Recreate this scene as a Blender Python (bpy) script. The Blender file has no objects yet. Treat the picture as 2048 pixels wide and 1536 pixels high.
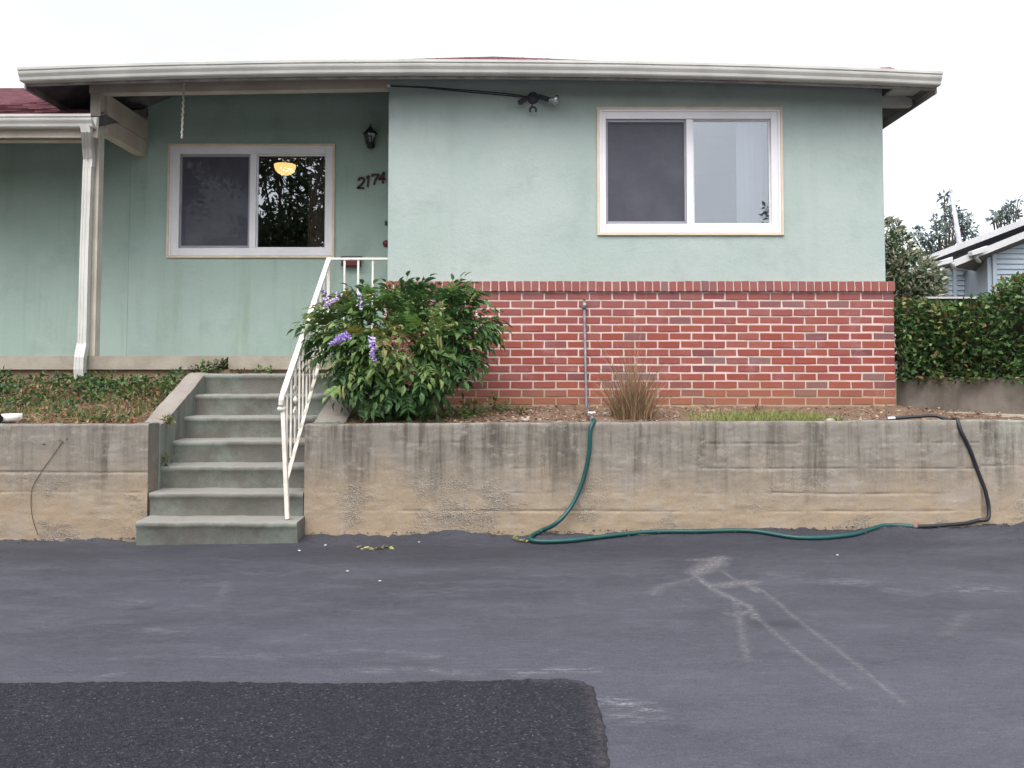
import bpy, bmesh, math, random
import numpy as np
from mathutils import Vector, Matrix
from math import radians, sin, cos, tan, pi

random.seed(7)
rng = np.random.default_rng(7)
SC = bpy.context.scene
COL = SC.collection

# ------------------------------------------------------------------ camera
E = 1.29                      # eye height above the asphalt at the steps
F = 1656.0                    # focal length in photo pixels (2048 wide)
PITCH = radians(2.5)
VPX, HOR = 1035.0, 743.0      # vanishing point of the depth lines
CY = HOR - F * tan(PITCH)
cam_d = bpy.data.cameras.new("camera")
cam = bpy.data.objects.new("camera", cam_d)
COL.objects.link(cam)
cam.location = (0, 0, E)
cam.rotation_euler = (radians(90) + PITCH, 0, 0)
cam_d.sensor_width = 36
cam_d.lens = F / 2048 * 36
cam_d.shift_x = -(VPX - 1024) / 2048
cam_d.shift_y = (CY - 768) / 2048
cam_d.clip_start = 0.05
cam_d.clip_end = 1500
SC.camera = cam

# ------------------------------------------------------------------ sky and sun (bright overcast)
SUN_EL, SUN_AZ = radians(54), radians(200)      # azimuth measured from +Y, clockwise: behind the camera, a little left
world = bpy.data.worlds.new("World")
SC.world = world
world.use_nodes = True
wn = world.node_tree
wn.nodes.clear()
sky = wn.nodes.new("ShaderNodeTexSky")
sky.sky_type = 'NISHITA'
sky.sun_disc = False
sky.sun_elevation = SUN_EL
sky.sun_rotation = SUN_AZ
sky.air_density = 1.0
sky.dust_density = 3.0
sky.ozone_density = 1.0
hs = wn.nodes.new("ShaderNodeHueSaturation")
hs.inputs['Saturation'].default_value = 0.28
tc = wn.nodes.new("ShaderNodeTexCoord")
mp = wn.nodes.new("ShaderNodeMapping")
mp.inputs['Scale'].default_value = (1, 1, 2.2)
cl = wn.nodes.new("ShaderNodeTexNoise")
cl.inputs['Scale'].default_value = 2.3
cl.inputs['Detail'].default_value = 6
cr = wn.nodes.new("ShaderNodeMapRange")
cr.inputs['From Min'].default_value = 0.3
cr.inputs['From Max'].default_value = 0.7
cr.inputs['To Min'].default_value = 0.93
cr.inputs['To Max'].default_value = 1.12
mx = wn.nodes.new("ShaderNodeMix")
mx.data_type = 'RGBA'
mx.blend_type = 'MULTIPLY'
mx.inputs[0].default_value = 1
bg = wn.nodes.new("ShaderNodeBackground")
bg.inputs['Strength'].default_value = 0.15
wo = wn.nodes.new("ShaderNodeOutputWorld")
L = wn.links.new
L(sky.outputs[0], hs.inputs['Color'])
L(tc.outputs['Generated'], mp.inputs[0])
L(mp.outputs[0], cl.inputs['Vector'])
L(cl.outputs[0], cr.inputs['Value'])
L(hs.outputs[0], mx.inputs[6])
L(cr.outputs[0], mx.inputs[7])
# overcast sky: brighter overhead than at the horizon, the same all the way round
sx = wn.nodes.new("ShaderNodeSeparateXYZ")
L(tc.outputs['Generated'], sx.inputs[0])
ov = wn.nodes.new("ShaderNodeMapRange")
ov.inputs['From Min'].default_value = 0.0
ov.inputs['From Max'].default_value = 1.0
ov.inputs['To Min'].default_value = 1.35
ov.inputs['To Max'].default_value = 2.3
L(sx.outputs[2], ov.inputs['Value'])
mo = wn.nodes.new("ShaderNodeMix")
mo.data_type = 'RGBA'
mo.blend_type = 'MULTIPLY'
mo.inputs[0].default_value = 1
L(mx.outputs[2], mo.inputs[6])
L(ov.outputs[0], mo.inputs[7])
L(mo.outputs[2], bg.inputs['Color'])
L(bg.outputs[0], wo.inputs[0])

sun_d = bpy.data.lights.new("sun", 'SUN')
sun_d.energy = 0.9
sun_d.angle = radians(60)
sun_d.color = (1.0, 0.97, 0.93)
sun = bpy.data.objects.new("sun", sun_d)
COL.objects.link(sun)
sd = Vector((sin(SUN_AZ) * cos(SUN_EL), cos(SUN_AZ) * cos(SUN_EL), sin(SUN_EL)))
sun.rotation_euler = sd.to_track_quat('Z', 'Y').to_euler()
sun.location = (-6, -10, 18)

SC.view_settings.view_transform = 'Standard'
SC.view_settings.look = 'None'
SC.view_settings.gamma = 1
SC.view_settings.exposure = 0.45
SC.render.engine = 'CYCLES'
SC.cycles.max_bounces = 7
SC.cycles.diffuse_bounces = 4
SC.cycles.transparent_max_bounces = 12

# ------------------------------------------------------------------ placing helpers
CT, ST = cos(PITCH), sin(PITCH)


def ray(px, py):
    u, v = (px - VPX) / F, -(py - CY) / F
    return Vector((u, CT - v * ST, ST + v * CT))


def at(px, py, Y):
    d = ray(px, py)
    t = Y / d.y
    return Vector((d.x * t, Y, d.z * t + E))


def zat(py, Y, px=1035):
    return at(px, py, Y).z


def xat(px, Y, py=743):
    return at(px, py, Y).x


GX = [-30, -9, -4, -2.9, -1.66, 0, 2.6, 4, 9, 30]
GZ = [-1.33, -1.32, -1.315, -1.30, -1.258, -1.252, -1.215, -1.19, -1.10, -1.0]


def gz(x, y):
    """height of the asphalt"""
    z = np.interp(x, GX, GZ)
    k = np.clip((6.5 - np.asarray(y, dtype=float)) / 0.35, 0, 1)
    k = k * k * (3 - 2 * k)
    return E + z * (1 - k) + (-1.285 + 0.006 * np.asarray(x, dtype=float)) * k


def gpt(px, py, lift=0.0):
    """point of the asphalt seen at a photo pixel"""
    d = ray(px, py)
    t = 1.28 / -d.z
    for _ in range(12):
        z = float(gz(d.x * t, d.y * t))
        t = (z - E) / d.z
    return Vector((d.x * t, d.y * t, float(gz(d.x * t, d.y * t)) + lift))


# ------------------------------------------------------------------ object helpers
def tag(o, label=None, cat=None, group=None, kind=None):
    if label:
        o['label'] = label
    if cat:
        o['category'] = cat
    if group:
        o['group'] = group
    if kind:
        o['kind'] = kind
    return o


def thing(name, label, cat, loc=(0, 0, 0), group=None):
    o = bpy.data.objects.new(name, None)
    o.empty_display_size = 0.1
    COL.objects.link(o)
    o.location = loc
    return tag(o, label, cat, group)


def world_loc(o):
    v = Vector((0, 0, 0))
    while o is not None:
        v += Vector(o.location)
        o = o.parent
    return v


class MB:
    """collects shapes given in world coordinates"""

    def __init__(self):
        self.v, self.f, self.attr = [], [], []

    def add(self, vs, fs):
        n = len(self.v)
        self.v += [tuple(p) for p in vs]
        self.f += [tuple(i + n for i in f) for f in fs]
        return self

    def box(self, x0, x1, y0, y1, z0, z1):
        vs = [(x, y, z) for z in (z0, z1) for y in (y0, y1) for x in (x0, x1)]
        return self.add(vs, [(0, 2, 3, 1), (4, 5, 7, 6), (0, 1, 5, 4), (2, 6, 7, 3), (0, 4, 6, 2), (1, 3, 7, 5)])

    def bar(self, a, b, w, h, up=(0, 0, 1)):
        """rectangular bar from a to b; w across, h along up"""
        a, b = Vector(a), Vector(b)
        d = (b - a).normalized()
        s = d.cross(Vector(up))
        if s.length < 1e-5:
            s = d.cross(Vector((0, 1, 0)))
        s.normalize()
        u = s.cross(d).normalized()
        vs = []
        for p in (a, b):
            for i, j in ((-1, -1), (1, -1), (1, 1), (-1, 1)):
                vs.append(p + s * (w / 2 * i) + u * (h / 2 * j))
        return self.add(vs, [(0, 1, 2, 3)[::-1], (4, 5, 6, 7), (0, 1, 5, 4), (1, 2, 6, 5), (2, 3, 7, 6), (3, 0, 4, 7)])

    def tube(self, pts, r, seg=8, cap=True):
        pts = [Vector(p) for p in pts]
        rs = r if hasattr(r, '__len__') else [r] * len(pts)
        rings = []
        prev = None
        for i, p in enumerate(pts):
            d = (pts[min(i + 1, len(pts) - 1)] - pts[max(i - 1, 0)]).normalized()
            if prev is None:
                s = d.cross(Vector((0, 0, 1)))
                if s.length < 1e-3:
                    s = d.cross(Vector((1, 0, 0)))
            else:
                s = prev - d * prev.dot(d)
            s.normalize()
            prev = s
            u = d.cross(s)
            rings.append([p + (s * cos(2 * pi * k / seg) + u * sin(2 * pi * k / seg)) * rs[i] for k in range(seg)])
        vs = [q for ring in rings for q in ring]
        fs = []
        for i in range(len(pts) - 1):
            for k in range(seg):
                fs.append((i * seg + k, i * seg + (k + 1) % seg, (i + 1) * seg + (k + 1) % seg, (i + 1) * seg + k))
        if cap:
            fs.append(tuple(range(seg))[::-1])
            fs.append(tuple((len(pts) - 1) * seg + k for k in range(seg)))
        return self.add(vs, fs)

    def lathe(self, c, prof, seg=16, axis='Z'):
        """prof: (radius, height) along axis from c"""
        vs, fs = [], []
        c = Vector(c)
        for r, h in prof:
            for k in range(seg):
                a = 2 * pi * k / seg
                p = {'Z': (r * cos(a), r * sin(a), h), 'Y': (r * cos(a), h, r * sin(a)), 'X': (h, r * cos(a), r * sin(a))}[axis]
                vs.append(c + Vector(p))
        for i in range(len(prof) - 1):
            for k in range(seg):
                fs.append((i * seg + k, i * seg + (k + 1) % seg, (i + 1) * seg + (k + 1) % seg, (i + 1) * seg + k))
        fs.append(tuple(range(seg))[::-1])
        fs.append(tuple((len(prof) - 1) * seg + k for k in range(seg)))
        return self.add(vs, fs)

    def prism(self, poly, a, b, axis='Y'):
        """poly of (p, q): extruded along axis from a to b.  Y: (x, z)  X: (y, z)  Z: (x, y)"""
        def mk(p, q, t):
            return {'Y': (p, t, q), 'X': (t, p, q), 'Z': (p, q, t)}[axis]
        n = len(poly)
        vs = [mk(p, q, a) for p, q in poly] + [mk(p, q, b) for p, q in poly]
        fs = [tuple(range(n)), tuple(range(2 * n - 1, n - 1, -1))]
        for i in range(n):
            fs.append((i, i + n, (i + 1) % n + n, (i + 1) % n))
        return self.add(vs, fs)

    def grid(self, P):
        """P: array [i][j] of points"""
        ni, nj = len(P), len(P[0])
        vs = [p for row in P for p in row]
        fs = [(i * nj + j, i * nj + j + 1, (i + 1) * nj + j + 1, (i + 1) * nj + j) for i in range(ni - 1) for j in range(nj - 1)]
        return self.add(vs, fs)

    def build(self, name, material, parent=None, smooth=False, origin=None, bevel=0, fix=True):
        off = world_loc(parent) if parent is not None else Vector(origin or (0, 0, 0))
        me = bpy.data.meshes.new(name)
        me.from_pydata([(p[0] - off.x, p[1] - off.y, p[2] - off.z) for p in self.v], [], self.f)
        me.update()
        if fix or bevel:
            bm = bmesh.new()
            bm.from_mesh(me)
            if fix:
                bmesh.ops.recalc_face_normals(bm, faces=bm.faces)
            if bevel:
                bmesh.ops.bevel(bm, geom=list(bm.edges), offset=bevel, segments=1, affect='EDGES', profile=0.5, clamp_overlap=True)
            bm.to_mesh(me)
            bm.free()
        if smooth:
            me.shade_smooth()
        o = bpy.data.objects.new(name, me)
        COL.objects.link(o)
        if material:
            me.materials.append(material)
        if parent is not None:
            o.parent = parent
        else:
            o.location = off
        return o


def smooth_by_angle(o, deg=35):
    me = o.data
    me.shade_smooth()
    bm = bmesh.new()
    bm.from_mesh(me)
    for e in bm.edges:
        if len(e.link_faces) == 2 and e.calc_face_angle(0) > radians(deg):
            e.smooth = False
    bm.to_mesh(me)
    bm.free()
    return o


def np_mesh(name, V, Fq, material, parent=None, colors=None, attrs=None, smooth=False, origin=None):
    """mesh from arrays; Fq: (n, k) faces; colors: per-vertex rgb in the attribute 'tone'"""
    off = world_loc(parent) if parent is not None else Vector(origin or (0, 0, 0))
    V = np.asarray(V, dtype=np.float32) - np.array(off, dtype=np.float32)
    Fq = np.asarray(Fq, dtype=np.int32)
    k = Fq.shape[1]
    me = bpy.data.meshes.new(name)
    me.vertices.add(len(V))
    me.vertices.foreach_set('co', V.ravel())
    me.loops.add(Fq.size)
    me.loops.foreach_set('vertex_index', Fq.ravel())
    me.polygons.add(len(Fq))
    me.polygons.foreach_set('loop_start', np.arange(0, Fq.size, k, dtype=np.int32))
    me.polygons.foreach_set('loop_total', np.full(len(Fq), k, dtype=np.int32))
    me.update(calc_edges=True)
    me.validate()
    if colors is not None:
        a = me.color_attributes.new('tone', 'FLOAT_COLOR', 'POINT')
        c = np.ones((len(V), 4), dtype=np.float32)
        c[:, :3] = colors
        a.data.foreach_set('color', c.ravel())
    for nm, arr in (attrs or {}).items():
        a = me.attributes.new(nm, 'FLOAT', 'POINT')
        a.data.foreach_set('value', np.asarray(arr, dtype=np.float32))
    if smooth:
        me.shade_smooth()
    o = bpy.data.objects.new(name, me)
    COL.objects.link(o)
    me.materials.append(material)
    if parent is not None:
        o.parent = parent
    else:
        o.location = off
    return o


def vnoise(x, y, seed=0):
    """cheap value noise for uneven geometry"""
    x, y = np.asarray(x, float), np.asarray(y, float)
    xi, yi = np.floor(x), np.floor(y)
    fx, fy = x - xi, y - yi
    fx, fy = fx * fx * (3 - 2 * fx), fy * fy * (3 - 2 * fy)

    def h(a, b):
        s = np.sin(a * 127.1 + b * 311.7 + seed * 74.7) * 43758.5453
        return s - np.floor(s)
    return (h(xi, yi) * (1 - fx) + h(xi + 1, yi) * fx) * (1 - fy) + (h(xi, yi + 1) * (1 - fx) + h(xi + 1, yi + 1) * fx) * fy - 0.5


# ------------------------------------------------------------------ material helpers
class MT:
    def __init__(self, name, rough=0.8, spec=0.3):
        self.m = bpy.data.materials.new(name)
        self.m.use_nodes = True
        self.t = self.m.node_tree
        self.b = self.t.nodes['Principled BSDF']
        self.b.inputs['Roughness'].default_value = rough
        self.b.inputs['Specular IOR Level'].default_value = spec
        self._pos = None

    def n(self, typ, inp=None, **props):
        nd = self.t.nodes.new(typ)
        for k, v in props.items():
            setattr(nd, k, v)
        for k, v in (inp or {}).items():
            if isinstance(v, bpy.types.NodeSocket):
                self.t.links.new(v, nd.inputs[k])
            else:
                nd.inputs[k].default_value = v
        return nd

    def pos(self):
        if self._pos is None:
            self._pos = self.n('ShaderNodeNewGeometry').outputs['Position']
        return self._pos

    def scaled(self, sx, sy, sz, off=(0, 0, 0)):
        return self.n('ShaderNodeMapping', {'Vector': self.pos(), 'Scale': (sx, sy, sz), 'Location': off}).outputs[0]

    def noise(self, scale, detail=4, rough=0.55, vec=None, dist=0.0):
        return self.n('ShaderNodeTexNoise', {'Vector': vec or self.pos(), 'Scale': scale, 'Detail': detail, 'Roughness': rough, 'Distortion': dist}).outputs['Fac']

    def voro(self, scale, vec=None, feature='F1', out='Distance', rand=1.0):
        return self.n('ShaderNodeTexVoronoi', {'Vector': vec or self.pos(), 'Scale': scale, 'Randomness': rand}, feature=feature).outputs[out]

    def rng(self, v, a, b, c=0.0, d=1.0):
        return self.n('ShaderNodeMapRange', {'Value': v, 'From Min': a, 'From Max': b, 'To Min': c, 'To Max': d}, interpolation_type='SMOOTHSTEP').outputs[0]

    def math(self, op, a, b=0.0):
        nd = self.n('ShaderNodeMath', {0: a, 1: b}, operation=op)
        return nd.outputs[0]

    def mix(self, f, a, b, mode='MIX'):
        def c(x):
            return x if isinstance(x, bpy.types.NodeSocket) else (*x[:3], 1)
        nd = self.n('ShaderNodeMix', {0: f, 6: c(a), 7: c(b)}, data_type='RGBA', blend_type=mode)
        return nd.outputs[2]

    def ramp(self, v, stops):
        nd = self.n('ShaderNodeValToRGB', {0: v})
        e = nd.color_ramp.elements
        while len(e) < len(stops):
            e.new(0.5)
        for k, (p, c) in enumerate(stops):
            e[k].position = p
            e[k].color = (*c, 1)
        return nd.outputs[0]

    def xyz(self, i):
        return self.n('ShaderNodeSeparateXYZ', {0: self.pos()}).outputs[i]

    def attr(self, name, out='Color'):
        return self.n('ShaderNodeAttribute', attribute_name=name).outputs[out]

    def col(self, c):
        if isinstance(c, bpy.types.NodeSocket):
            self.t.links.new(c, self.b.inputs['Base Color'])
        else:
            self.b.inputs['Base Color'].default_value = (*c, 1)
        return self

    def rough(self, r):
        self.t.links.new(r, self.b.inputs['Roughness'])
        return self

    def bump(self, h, dist=0.005, strength=1.0):
        prev = self.b.inputs['Normal'].links[0].from_socket if self.b.inputs['Normal'].links else None
        nd = self.n('ShaderNodeBump', {'Height': h, 'Distance': dist, 'Strength': strength})
        if prev:
            self.t.links.new(prev, nd.inputs['Normal'])
        self.t.links.new(nd.outputs[0], self.b.inputs['Normal'])
        return self


def plain(name, a, b=None, rough=0.6, spec=0.3, scale=6.0, bump=0.0, bscale=80, metal=0.0):
    m = MT(name, rough, spec)
    b = b or tuple(x * 0.8 for x in a)
    m.col(m.mix(m.rng(m.noise(scale, 5, 0.6), 0.35, 0.65), a, b))
    if bump:
        m.bump(m.noise(bscale, 3), bump)
    m.b.inputs['Metallic'].default_value = metal
    return m.m


# ---- materials
def mk_stucco(name, a, b, streak, stain_col, low=None):
    m = MT(name, 0.92, 0.15)
    big = m.rng(m.noise(0.9, 5, 0.6), 0.35, 0.68)
    c = m.mix(big, a, b)
    patch = m.rng(m.noise(2.6, 6, 0.65), 0.48, 0.70, 0, 0.6)
    c = m.mix(patch, c, tuple(x * 0.86 for x in a))
    st = m.rng(m.noise(1.0, 5, 0.6, m.scaled(5.5, 5.5, 0.33)), 0.50, 0.78, 0, streak)
    c = m.mix(st, c, stain_col)
    if low is not None:
        lo = m.rng(m.math('ADD', m.xyz(2), m.math('MULTIPLY', m.noise(5, 4), 0.12)), low, low + 0.22, 0.5, 0)
        c = m.mix(lo, c, (0.43, 0.455, 0.425))
    m.col(c)
    m.bump(m.noise(26, 6, 0.7), 0.010, 0.5)
    m.bump(m.noise(130, 3, 0.6), 0.004, 0.5)
    # trowel marks
    m.bump(m.noise(3.5, 4, 0.6, m.scaled(1.0, 1.0, 1.6)), 0.02, 0.16)
    return m.m


MAT = {}
MAT['stucco'] = mk_stucco('wing stucco', (0.342, 0.408, 0.382), (0.385, 0.438, 0.415), 0.26, (0.285, 0.335, 0.305), low=E + 0.72)
MAT['porch_stucco'] = mk_stucco('porch stucco', (0.300, 0.392, 0.352), (0.340, 0.425, 0.388), 0.62, (0.225, 0.285, 0.215))
MAT['cream'] = plain('cream painted wood', (0.56, 0.53, 0.45), (0.47, 0.43, 0.36), 0.55, 0.35, 4, 0.002, 60)
MAT['beam'] = plain('weathered cream beam', (0.44, 0.37, 0.31), (0.52, 0.47, 0.40), 0.65, 0.25, 3, 0.002, 60)
MAT['gutter'] = plain('gutter enamel', (0.56, 0.55, 0.51), (0.47, 0.46, 0.43), 0.42, 0.4, 2.5)
MAT['fascia'] = plain('weathered fascia paint', (0.36, 0.33, 0.33), (0.22, 0.19, 0.19), 0.7, 0.2, 5, 0.003, 60)
MAT['soffit'] = plain('dark stained soffit boards', (0.15, 0.145, 0.15), (0.09, 0.085, 0.09), 0.8, 0.2, 4, 0.003, 40)
MAT['soffit_light'] = plain('pale grey soffit paint', (0.42, 0.42, 0.40), (0.34, 0.33, 0.31), 0.7, 0.2, 4)
MAT['vinyl'] = plain('white vinyl', (0.72, 0.70, 0.73), (0.66, 0.65, 0.67), 0.35, 0.4, 3)
MAT['tan_trim'] = plain('tan trim', (0.66, 0.55, 0.41), (0.58, 0.47, 0.34), 0.55, 0.3, 6)
MAT['white_iron'] = plain('white enamelled iron', (0.79, 0.76, 0.69), (0.66, 0.61, 0.53), 0.4, 0.45, 9, 0.001, 90)
MAT['black_metal'] = plain('black metal', (0.018, 0.018, 0.024), (0.03, 0.03, 0.035), 0.45, 0.4, 20)
MAT['dark_plastic'] = plain('dark bronze plastic', (0.035, 0.032, 0.05), (0.05, 0.045, 0.06), 0.5, 0.35, 20)
MAT['maroon'] = plain('maroon paint', (0.14, 0.018, 0.022), (0.10, 0.015, 0.02), 0.45, 0.4, 12)
MAT['number_red'] = plain('dark red number paint', (0.085, 0.022, 0.026), (0.05, 0.02, 0.022), 0.5, 0.3, 20)
MAT['galv'] = plain('galvanised pipe', (0.20, 0.20, 0.22), (0.13, 0.12, 0.12), 0.5, 0.4, 14, metal=0.2)
MAT['chrome'] = plain('bright plated metal', (0.7, 0.7, 0.7), (0.5, 0.5, 0.5), 0.25, 0.5, 14, metal=0.9)
MAT['hose_green'] = plain('green hose rubber', (0.008, 0.070, 0.066), (0.007, 0.055, 0.055), 0.45, 0.45, 5)
MAT['hose_black'] = plain('black hose rubber', (0.012, 0.013, 0.018), (0.02, 0.02, 0.025), 0.45, 0.45, 5)
MAT['copper'] = plain('pinkish coupling', (0.26, 0.13, 0.12), (0.2, 0.1, 0.09), 0.4, 0.4, 5)
MAT['pvc'] = plain('white pipe plastic', (0.78, 0.77, 0.74), (0.66, 0.63, 0.58), 0.45, 0.4, 8)
MAT['pipe_shade'] = plain('painted shade in pipe', (0.01, 0.01, 0.012), (0.012, 0.012, 0.014), 0.9, 0.1)
MAT['cord'] = plain('off white cord', (0.62, 0.58, 0.52), (0.45, 0.40, 0.35), 0.8, 0.2, 60)
MAT['foundation'] = plain('tan foundation plaster', (0.33, 0.235, 0.155), (0.25, 0.175, 0.12), 0.92, 0.15, 4, 0.006, 40)
MAT['slab'] = plain('cream painted slab edge', (0.34, 0.305, 0.255), (0.265, 0.23, 0.185), 0.85, 0.2, 3.5, 0.004, 50)
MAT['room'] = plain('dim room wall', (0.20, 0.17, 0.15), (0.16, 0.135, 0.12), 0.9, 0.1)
MAT['bark'] = plain('grey brown bark', (0.11, 0.085, 0.065), (0.07, 0.055, 0.045), 0.9, 0.15, 12, 0.01, 30)
MAT['stem'] = plain('green brown stem', (0.09, 0.075, 0.04), (0.06, 0.05, 0.03), 0.85, 0.15, 20)
MAT['pale_pole'] = plain('pale grey pole', (0.50, 0.50, 0.56), (0.42, 0.42, 0.48), 0.6, 0.3, 4)
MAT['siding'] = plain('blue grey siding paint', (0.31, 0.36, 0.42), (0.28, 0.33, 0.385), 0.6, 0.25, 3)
MAT['siding_dark'] = plain('grey cladding with painted shade', (0.13, 0.125, 0.135), (0.10, 0.10, 0.11), 0.8, 0.2, 4)  # dark grey carries the shade under the neighbour's eaves
MAT['white_trim'] = plain('white painted trim', (0.52, 0.52, 0.53), (0.46, 0.46, 0.47), 0.5, 0.3, 3)
MAT['fence_wood'] = plain('dark weathered fence boards', (0.09, 0.06, 0.05), (0.06, 0.045, 0.04), 0.9, 0.1, 8)
MAT['stone'] = plain('pale stone', (0.40, 0.36, 0.31), (0.26, 0.22, 0.19), 0.9, 0.2, 18, 0.004, 60)
MAT['petal'] = plain('pale petal', (0.62, 0.56, 0.62), (0.52, 0.46, 0.52), 0.7, 0.2)
MAT['violet'] = plain('violet flower', (0.34, 0.22, 0.60), (0.50, 0.38, 0.72), 0.6, 0.2, 60)
MAT['lilac'] = plain('pale lilac flower', (0.58, 0.50, 0.70), (0.46, 0.36, 0.62), 0.6, 0.2, 60)

# roof shingles
m = MT('maroon shingle', 0.93, 0.15)
oi = m.n('ShaderNodeObjectInfo').outputs['Random']
c = m.ramp(m.noise(5.5, 5, 0.65), [(0.3, (0.13, 0.055, 0.070)), (0.5, (0.19, 0.085, 0.10)), (0.7, (0.25, 0.13, 0.145))])
c = m.mix(m.rng(m.noise(240, 2), 0.5, 0.7, 0, 0.5), c, (0.28, 0.17, 0.17))
c = m.mix(m.math('MULTIPLY', oi, 0.45), c, (0.085, 0.035, 0.05))
m.col(c)
m.bump(m.noise(260, 2), 0.004, 0.7)
MAT['shingle'] = m.m

# brick and mortar
m = MT('red brick', 0.88, 0.2)
oi = m.n('ShaderNodeObjectInfo').outputs['Random']
c = m.ramp(oi, [(0.0, (0.245, 0.062, 0.049)), (0.30, (0.275, 0.076, 0.054)), (0.55, (0.235, 0.061, 0.055)), (0.80, (0.275, 0.095, 0.077)), (0.93, (0.165, 0.058, 0.062)), (0.985, (0.20, 0.12, 0.11))])
c = m.mix(m.rng(m.noise(38, 4, 0.7), 0.45, 0.75, 0, 0.45), c, (0.21, 0.05, 0.045))
eff = m.math('MULTIPLY', m.rng(m.noise(4.2, 5, 0.6), 0.50, 0.75), m.rng(m.noise(30, 3, 0.6), 0.35, 0.7, 0.15, 0.6))
c = m.mix(eff, c, (0.33, 0.205, 0.205))
hi = m.rng(m.xyz(2), E + 0.30, E + 0.74, 0.0, 0.34)
c = m.mix(hi, c, (0.25, 0.115, 0.118))
lo = m.rng(m.math('ADD', m.xyz(2), m.math('MULTIPLY', m.noise(3.0, 4), 0.25)), E - 0.22, E + 0.10, 0.62, 0)
c = m.mix(lo, c, (0.27, 0.135, 0.08))
m.col(c)
m.bump(m.noise(70, 5, 0.7), 0.004, 0.6)
MAT['brick'] = m.m

m = MT('pale mortar', 0.95, 0.1)
c = m.mix(m.rng(m.noise(7, 5, 0.6), 0.35, 0.7), (0.60, 0.50, 0.46), (0.46, 0.38, 0.34))
lo = m.rng(m.math('ADD', m.xyz(2), m.math('MULTIPLY', m.noise(3.0, 4), 0.25)), E - 0.20, E + 0.16, 0.75, 0)
c = m.mix(lo, c, (0.31, 0.20, 0.12))
m.col(c)
m.bump(m.noise(140, 4, 0.7), 0.003, 0.6)
MAT['mortar'] = m.m


def mk_concrete(name, top_z, pale=0.0, moss=0.0):
    """board-marked retaining wall: grey at the top with dark run-off streaks, tan below, patches of bare aggregate"""
    m = MT(name, 0.94, 0.12)
    z = m.math('SUBTRACT', top_z, m.xyz(2))                     # depth below the top
    wob = m.math('MULTIPLY', m.math('SUBTRACT', m.noise(2.2, 5, 0.6), 0.5), 0.75)
    down = m.rng(m.math('ADD', z, wob), 0.10, 0.80)
    c = m.mix(down, (0.215 + pale, 0.198 + pale, 0.172 + pale), (0.325, 0.252, 0.175))
    c = m.mix(m.rng(m.noise(1.7, 6, 0.62), 0.50, 0.72, 0, 0.65), c, (0.295 + pale, 0.27 + pale, 0.245 + pale))
    c = m.mix(m.rng(m.noise(5.5, 5, 0.65), 0.5, 0.75, 0, 0.45), c, (0.22, 0.175, 0.13))
    # run-off streaks, longer in some places
    s = m.noise(1.0, 6, 0.72, m.scaled(7.0, 7.0, 0.45))
    ln = m.math('MULTIPLY', m.noise(1.0, 3, 0.6, m.scaled(2.6, 2.6, 0.05, (9, 3, 0))), 1.05)
    fade = m.rng(m.math('SUBTRACT', z, ln), -0.34, 0.12, 1, 0)
    st = m.math('MULTIPLY', m.rng(s, 0.44, 0.64), fade)
    c = m.mix(m.math('MULTIPLY', st, 0.88), c, (0.085, 0.074, 0.062))
    c = m.mix(m.rng(m.noise(9, 6, 0.75, m.scaled(1, 1, 1.6, (2, 8, 1))), 0.50, 0.70, 0, 0.55), c, (0.36 + pale, 0.325 + pale, 0.285 + pale))
    c = m.mix(m.rng(m.noise(70, 4, 0.8), 0.50, 0.72, 0, 0.45), c, (0.13, 0.11, 0.09))
    s2 = m.rng(m.noise(1.0, 3, 0.6, m.scaled(26, 26, 0.9, (3, 1, 5))), 0.52, 0.70, 0, 0.5)
    c = m.mix(m.math('MULTIPLY', s2, fade), c, (0.17, 0.145, 0.12))
    if moss:
        c = m.mix(m.rng(m.noise(2.8, 4), 0.5, 0.7, 0, moss), c, (0.30, 0.33, 0.25))
    # exposed aggregate
    agg = m.math('MULTIPLY', m.rng(m.noise(2.1, 4, 0.6, m.scaled(1, 1, 1.3, (4, 0, 2))), 0.50, 0.64), m.rng(z, 0.30, 0.55))
    cell = m.voro(130, out='Color')
    bw = m.n('ShaderNodeSeparateColor', {0: cell}).outputs[0]
    ac = m.ramp(bw, [(0.0, (0.075, 0.065, 0.052)), (0.4, (0.21, 0.185, 0.155)), (0.8, (0.29, 0.26, 0.225)), (1.0, (0.42, 0.39, 0.35))])
    c = m.mix(m.math('MULTIPLY', agg, 0.50), c, ac)
    # pin holes
    hole = m.math('MULTIPLY', m.rng(m.voro(17), 0.03, 0.075, 1, 0), m.rng(m.noise(3.3, 3), 0.5, 0.6))
    c = m.mix(m.math('MULTIPLY', hole, 0.8), c, (0.07, 0.055, 0.045))
    m.col(c)
    m.bump(m.math('MULTIPLY', m.voro(130), m.math('ADD', m.math('MULTIPLY', agg, 0.9), 0.10)), 0.008, 0.8)
    m.bump(m.noise(40, 6, 0.7), 0.005, 0.6)
    m.bump(m.math('SUBTRACT', 1.0, hole), 0.008, 0.7)
    return m.m


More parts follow.
